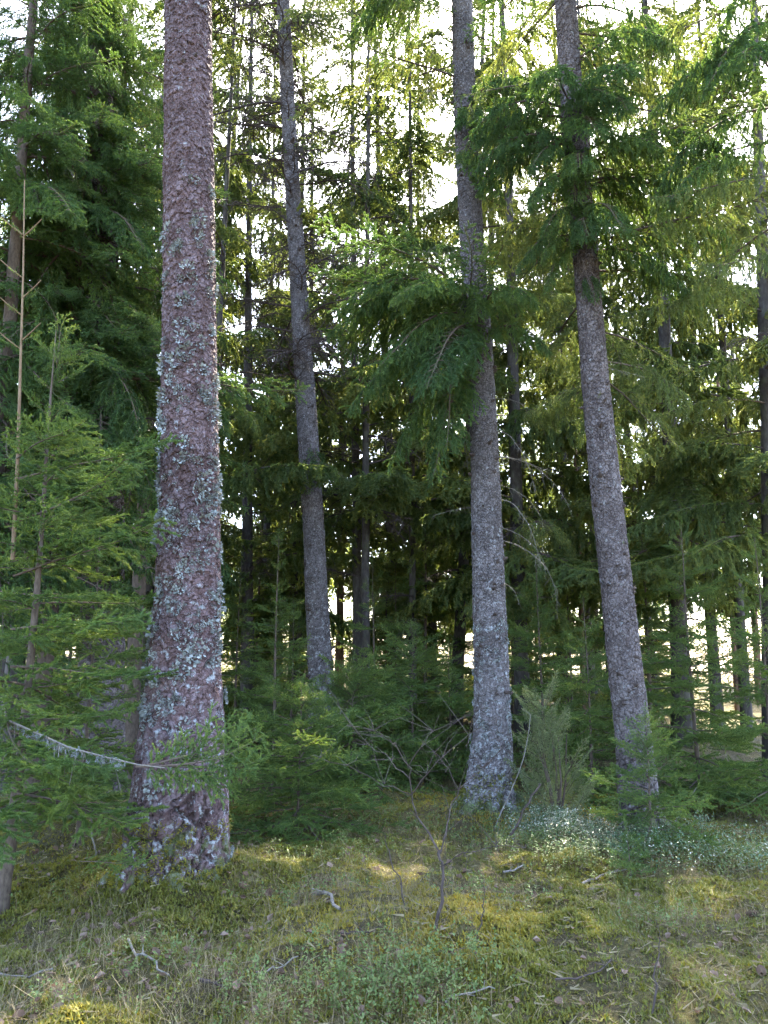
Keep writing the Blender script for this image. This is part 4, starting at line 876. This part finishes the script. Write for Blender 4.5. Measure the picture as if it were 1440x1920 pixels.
# moss creeping up the feet of the pine and the middle spruce
def foot_moss(trunk, surf, z0, hmax, n):
    V = []
    for k_ in range(n):
        a_ = rng.random() * TAU; hh = hmax * rng.random() ** 2.2
        if vnoise(np.array([a_ * 2.2]), np.array([hh * 5]), 51)[0] < .3 + hh / hmax * .5: continue
        p = surf(z0 + hh, a_); o_ = np.array([math.cos(a_), math.sin(a_), .5]); 
        for m_ in range(5):
            e = norm(o_ + rng.normal(0, .6, 3)); w_ = norm(np.cross(e, rng.normal(size=3))) * .006; c = p + rng.normal(0, .012, 3); V += [c - w_, c + w_, c + e * rng.uniform(.015, .035)]
    V = np.array(V); o = link('moss', new_mesh('foot_moss', V, [np.arange(len(V)).reshape(-1, 3)], ['moss'], attrs={'tint': np.repeat(rng.uniform(0, .5, len(V) // 3), 3)}), trunk); o['kind'] = 'stuff'
foot_moss(ptrunk, psurf, gz(-1.6, PY) - .03, .45, 2600); foot_moss(t1, sf1, gz(1.17, BY) - .03, .5, 1600)

# dead leaves
n = 1700; x, y = scatter(n, 3.3, 7.8, 1.4); k = clear(x, y) & (rng.random(n) < .15 + .85 * sstep(1.2, -1.0, x) * sstep(.3, .6, vnoise(x * 1.7, y * 1.7, 61))); x, y = x[k], y[k]; n = len(x)
V, F, T = [], [], []
for q in range(n):
    L = rng.uniform(.024, .065); Wd = L * rng.uniform(.5, .85); cl = rng.uniform(.1, .6) * L; b = len(V)
    Mx = np.array(Matrix.Rotation(rng.random() * TAU, 3, 'Z') @ Matrix.Rotation(rng.normal(0, .5), 3, 'X') @ Matrix.Rotation(rng.normal(0, .4), 3, 'Y'))
    pv = np.array([[-L / 2, 0, 0], [-.2 * L, Wd / 2, cl], [0, 0, -.05 * L], [-.2 * L, -Wd / 2, cl * rng.uniform(.2, 1)], [.25 * L, Wd * .42, cl * .8], [.25 * L, -Wd * .42, cl * rng.uniform(.2, 1)], [L / 2, 0, cl * .5]]) @ Mx.T + [x[q], y[q], gz(x[q], y[q]) + .022]
    V += list(pv); F += [[b, b + 2, b + 1], [b, b + 3, b + 2], [b + 1, b + 2, b + 4], [b + 2, b + 3, b + 5], [b + 2, b + 6, b + 4], [b + 2, b + 5, b + 6]]; T += [rng.random()] * 7
tag(link('leaf_litter', new_mesh('leaf_litter', np.array(V), [np.array(F)], ['litter'], attrs={'tint': T})), 'curled tan dead leaves strewn over the moss', 'dead leaves', kind='stuff')

# roots that spread from the two nearest feet and sink into the moss
def roots(root, cx, cyy, r0, angs, mname, seed):
    rg = np.random.default_rng(seed)
    for a_ in angs:
        L = rg.uniform(.32, .6); G = Geo(); P = []; n_ = 8; wob = rg.normal(0, .25)
        for k in range(n_):
            f = k / (n_ - 1); d_ = r0 * .62 + L * f; aa = a_ + wob * f; x_, y_ = cx + d_ * math.cos(aa), cyy + d_ * math.sin(aa)
            P.append([x_, y_, gz(x_, y_) + .17 * (1 - f) ** 2.2 - .03 - .05 * f])
        G.tube(P, np.linspace(.10, .022, n_) * rg.uniform(.85, 1.15, n_), 9); V, F, _, _ = G.arrays(); V = V + rg.normal(0, .005, V.shape)
        me = new_mesh('root', V, [F], [mname], attrs={'plate': rg.random(len(V)), 'edge': np.ones(len(V)), 'hgt': np.zeros(len(V))}); link('root', me, root)
roots(pine, -1.57, PY, .36, [R(v) for v in (-165, -125, -80, -35, 5, 60, 140, 195)], 'pine_bark', 7)
roots(sp1, s1(.3)[0][0], BY, .27, [R(v) for v in (-170, -130, -85, -45, -5, 70, 150)], 'spruce_bark', 8)
roots(sp2, s2(.3)[0][0], CY, .20, [R(v) for v in (-150, -90, -30, 40)], 'dark_spruce_bark', 9)

# ------------------------------------------------------------------ bare sapling, thin stems, fallen sticks, cones
def px_tube(G, rows, rad, sides=5):
    P = np.array([at(px, py, Yd) for px, py, Yd in rows]); k = np.linspace(0, len(P) - 1, (len(P) - 1) * 3 + 1); Q = np.stack([np.interp(k, np.arange(len(P)), P[:, c]) for c in range(3)], 1)
    Q[1:-1] += np.random.default_rng(int(rows[0][0] + rows[-1][1])).normal(0, .007, (len(Q) - 2, 3)); G.tube(Q, np.linspace(rad[0], rad[1], len(Q)) * np.random.default_rng(3).uniform(.85, 1.15, len(Q)), sides)
def px_root(name, label, cat, px, py, group=None):
    p = gp(px, py); return root_empty(name, tuple(p), label, cat, group), p
def add_part(root, name, G, mats):
    o = link(name, G.mesh(name, mats), root); o.matrix_parent_inverse = Matrix.Translation(root.location).inverted(); return o
sr, p0 = px_root('bare_sapling', 'leafless forked sapling with thin twigs in the middle of the clearing floor', 'sapling', 820, 1748)
Y0 = float(p0[1])
G = Geo(); px_tube(G, [(818, 1756, Y0), (828, 1690, Y0), (826, 1620, Y0 + .03), (826, 1595, Y0 + .05)], (.011, .008), 7); add_part(sr, 'stem', G, ['dark_twig'])
for rows, rad in [([(826, 1600, Y0 + .05), (805, 1565, Y0 + .1), (780, 1530, Y0 + .12), (772, 1490, Y0 + .1), (765, 1440, Y0 + .05), (742, 1400, Y0), (720, 1380, Y0 - .1)], (.010, .003)),
                  ([(826, 1600, Y0 + .05), (838, 1560, Y0 + .1), (842, 1520, Y0 + .2), (860, 1480, Y0 + .25), (905, 1440, Y0 + .3), (940, 1405, Y0 + .3)], (.008, .002)),
                  ([(770, 1490, Y0 + .1), (800, 1450, Y0), (830, 1420, Y0 - .1), (880, 1380, Y0 - .15), (930, 1345, Y0 - .2)], (.006, .0018)),
                  ([(768, 1460, Y0 + .07), (735, 1425, Y0 + .2), (690, 1395, Y0 + .3), (640, 1330, Y0 + .4), (610, 1280, Y0 + .4)], (.005, .0016)),
                  ([(772, 1490, Y0 + .1), (720, 1470, Y0), (650, 1435, Y0 - .1), (600, 1420, Y0 - .1)], (.005, .0015)),
                  ([(765, 1440, Y0 + .05), (790, 1400, Y0 - .05), (812, 1370, Y0), (870, 1345, Y0 + .1)], (.005, .0015)),
                  ([(826, 1625, Y0 + .03), (870, 1600, Y0 - .1), (930, 1585, Y0 - .2), (985, 1590, Y0 - .25)], (.005, .0015)),
                  ([(742, 1400, Y0), (700, 1370, Y0 - .1), (660, 1362, Y0 - .2)], (.004, .0013)), ([(860, 1480, Y0 + .25), (840, 1440, Y0 + .3), (815, 1410, Y0 + .35)], (.004, .0013))]:
    G = Geo(); px_tube(G, rows, (rad[0] * .72, rad[1] * .8), 5)
    rg = np.random.default_rng(int(rows[-1][0]))
    for k in range(14):
        i = int(rg.integers(1, len(rows))); q = at(*rows[i]); e = rg.normal(0, .6, 3) + [0, 0, .35]; l = rg.uniform(.05, .2); G.tube([q, q + e * l * .5, q + e * l + rg.normal(0, .02, 3)], [.0022, .0017, .001], 3)
    add_part(sr, 'branch', G, ['dark_twig'])
for nm, lb, rows, rad, m_ in [
    ('dry_stalk', 'thin upright reddish stem rising from the grass near the bottom right', [(1222, 1905, 0), (1228, 1850, 0), (1232, 1800, 0), (1238, 1755, 0)], (.006, .002), 'dark_twig'),
    ('dry_stalk', 'thin bare stem leaning left of the forked sapling', [(764, 1712, 0), (752, 1660, 0), (735, 1610, 0), (722, 1575, 0)], (.006, .003), 'dark_twig'),
    ('dry_stalk', 'dark broken stick leaning right beside the middle trunk foot', [(945, 1590, 0), (968, 1550, 0), (992, 1505, 0), (1014, 1470, 0)], (.012, .009), 'dark_twig'),
    ('dry_stalk', 'slender grey stem beside the dark leaning stick', [(925, 1560, 0), (950, 1500, 0), (985, 1420, 0), (995, 1340, 0)], (.009, .003), 'pale_twig'),
    ('dry_stalk', 'pale dry stalk rising through the lingonberry right of the leaning trunk', [(1254, 1560, 0), (1270, 1535, 0), (1290, 1505, 0), (1306, 1476, 0)], (.005, .003), 'pale_twig'),
    ('dry_stalk', 'pale dry stalk between the juniper and the leaning trunk', [(1064, 1458, 0), (1080, 1435, 0), (1100, 1412, 0), (1122, 1380, 0)], (.007, .003), 'pale_twig'),
    ('dry_stalk', 'crooked pale stem at the left below the hanging branches', [(178, 1610, 0), (174, 1570, 0), (168, 1530, 0), (160, 1510, 0)], (.008, .005), 'pale_twig'),
    ('dry_stalk', 'thin dark stem in the grass right of the forked sapling', [(902, 1750, 0), (904, 1720, 0), (905, 1690, 0), (907, 1660, 0)], (.005, .002), 'dark_twig')]:
    r_, p = px_root(nm, lb, 'stem', rows[0][0], rows[0][1]); G = Geo(); px_tube(G, [(a, b, float(p[1]) + .02 * k) for k, (a, b, _) in enumerate(rows)], rad); 
    G.tube([p - [0, 0, .05], p + [0, 0, .01]], [rad[0], rad[0]], 5)
    add_part(r_, 'stem', G, [m_])
    G = Geo(); rg = np.random.default_rng(rows[0][0])
    for k in range(4):
        q = at(*rows[1 + k % 3][:2], float(p[1]) + .02 * (1 + k % 3)); e = rg.normal(0, .5, 3) + [0, 0, .5]; l = rg.uniform(.04, .12); G.tube([q, q + e * l * .5, q + e * l], [rad[1] * .7, rad[1] * .6, rad[1] * .4], 3)
    add_part(r_, 'twig', G, [m_])
def stick(label, a, b, rad, m_, sag=.0):
    pa, pb = gp(*a), gp(*b); n_ = 7; rg = np.random.default_rng(a[0] + b[1]); P = []
    for k in range(n_):
        q = pa + (pb - pa) * k / (n_ - 1); q[:2] += rg.normal(0, .012, 2); q[2] = gz(q[0], q[1]) + rad * .6 + .025; P.append(q)
    G = Geo(); G.tube(P, np.linspace(rad, rad * .6, n_), 6)
    for k in range(2):
        q = P[int(rg.integers(2, 6))]; G.tube([q, q + [rg.normal(0, .06), rg.normal(0, .06), .03]], [rad * .5, rad * .25], 4)
    o = link('fallen_stick', G.mesh('fallen_stick', [m_])); return tag(o, label, 'stick')
stick('pale stick lying among lingonberry left of the leaning trunk', (1090, 1665), (1160, 1640), .011, 'pale_twig')
stick('short thick grey stick lying in grass right of the pine foot', (592, 1685), (635, 1715), .016, 'pale_twig')
stick('grey twig lying in the moss below the pine foot', (235, 1778), (308, 1838), .008, 'pale_twig')
stick('curved brown root like stick at the bottom left of centre', (375, 1855), (430, 1872), .011, 'dark_twig')
stick('long thin twig on the ground at the far left bottom edge', (2, 1838), (95, 1832), .007, 'pale_twig')
stick('thin pale twig across the grass at the bottom centre', (480, 1840), (560, 1808), .006, 'pale_twig')
stick('short pale stick in the grass beside the forked sapling', (945, 1645), (980, 1632), .009, 'pale_twig')
stick('thin dark twig in the moss left of the forked sapling', (640, 1760), (720, 1748), .006, 'dark_twig')
stick('long thin twig across the straw at the bottom right', (1040, 1850), (1150, 1815), .006, 'dark_twig')
stick('short dark twig below the bushy spruce', (500, 1600), (560, 1588), .008, 'dark_twig')
stick('thin grey twig at the bottom edge below the sapling', (840, 1890), (930, 1868), .006, 'pale_twig')
def cone(label, px, py, rz, s=1.0):
    p = gp(px, py); V, F = [], []; rg = np.random.default_rng(px)
    for k in range(70):
        t = k / 69; a = k * 2.4; rad = .017 * math.sin(math.pi * (.12 + .82 * t)) ** .7; x = -.05 + .1 * t
        c = np.array([x, rad * math.cos(a) * .7, rad * math.sin(a) * .7]); o = np.array([.35, math.cos(a), math.sin(a)]); o /= np.linalg.norm(o); sd_ = np.array([0, -math.sin(a), math.cos(a)]); b = len(V)
        V += [c - sd_ * .006, c + sd_ * .006, c + o * .011 + sd_ * .0045, c + o * .013, c + o * .011 - sd_ * .0045]; F += [[b, b + 1, b + 2], [b, b + 2, b + 3], [b, b + 3, b + 4]]
    G = Geo(); G.tube([[-.05, 0, 0], [-.02, 0, 0], [.02, 0, 0], [.05, 0, 0]], [.004, .012, .012, .003], 7); vv, ff, _, _ = G.arrays()
    me = new_mesh('spruce_cone', np.concatenate([np.array(V), vv]), [np.array(F), ff + len(V)], ['cone'])
    o = link('spruce_cone', me, None, (p[0], p[1], p[2] + .03), (0, .1, rz), s); return tag(o, label, 'cone')
cone('dark spruce cone lying in yellow moss, nearest the leaning trunk side', 1412, 1722, .3); cone('dark spruce cone at the right edge low in the grass', 1428, 1832, 1.2)
cone('spruce cone in the moss by the pine foot', 455, 1668, 2.2, .9)
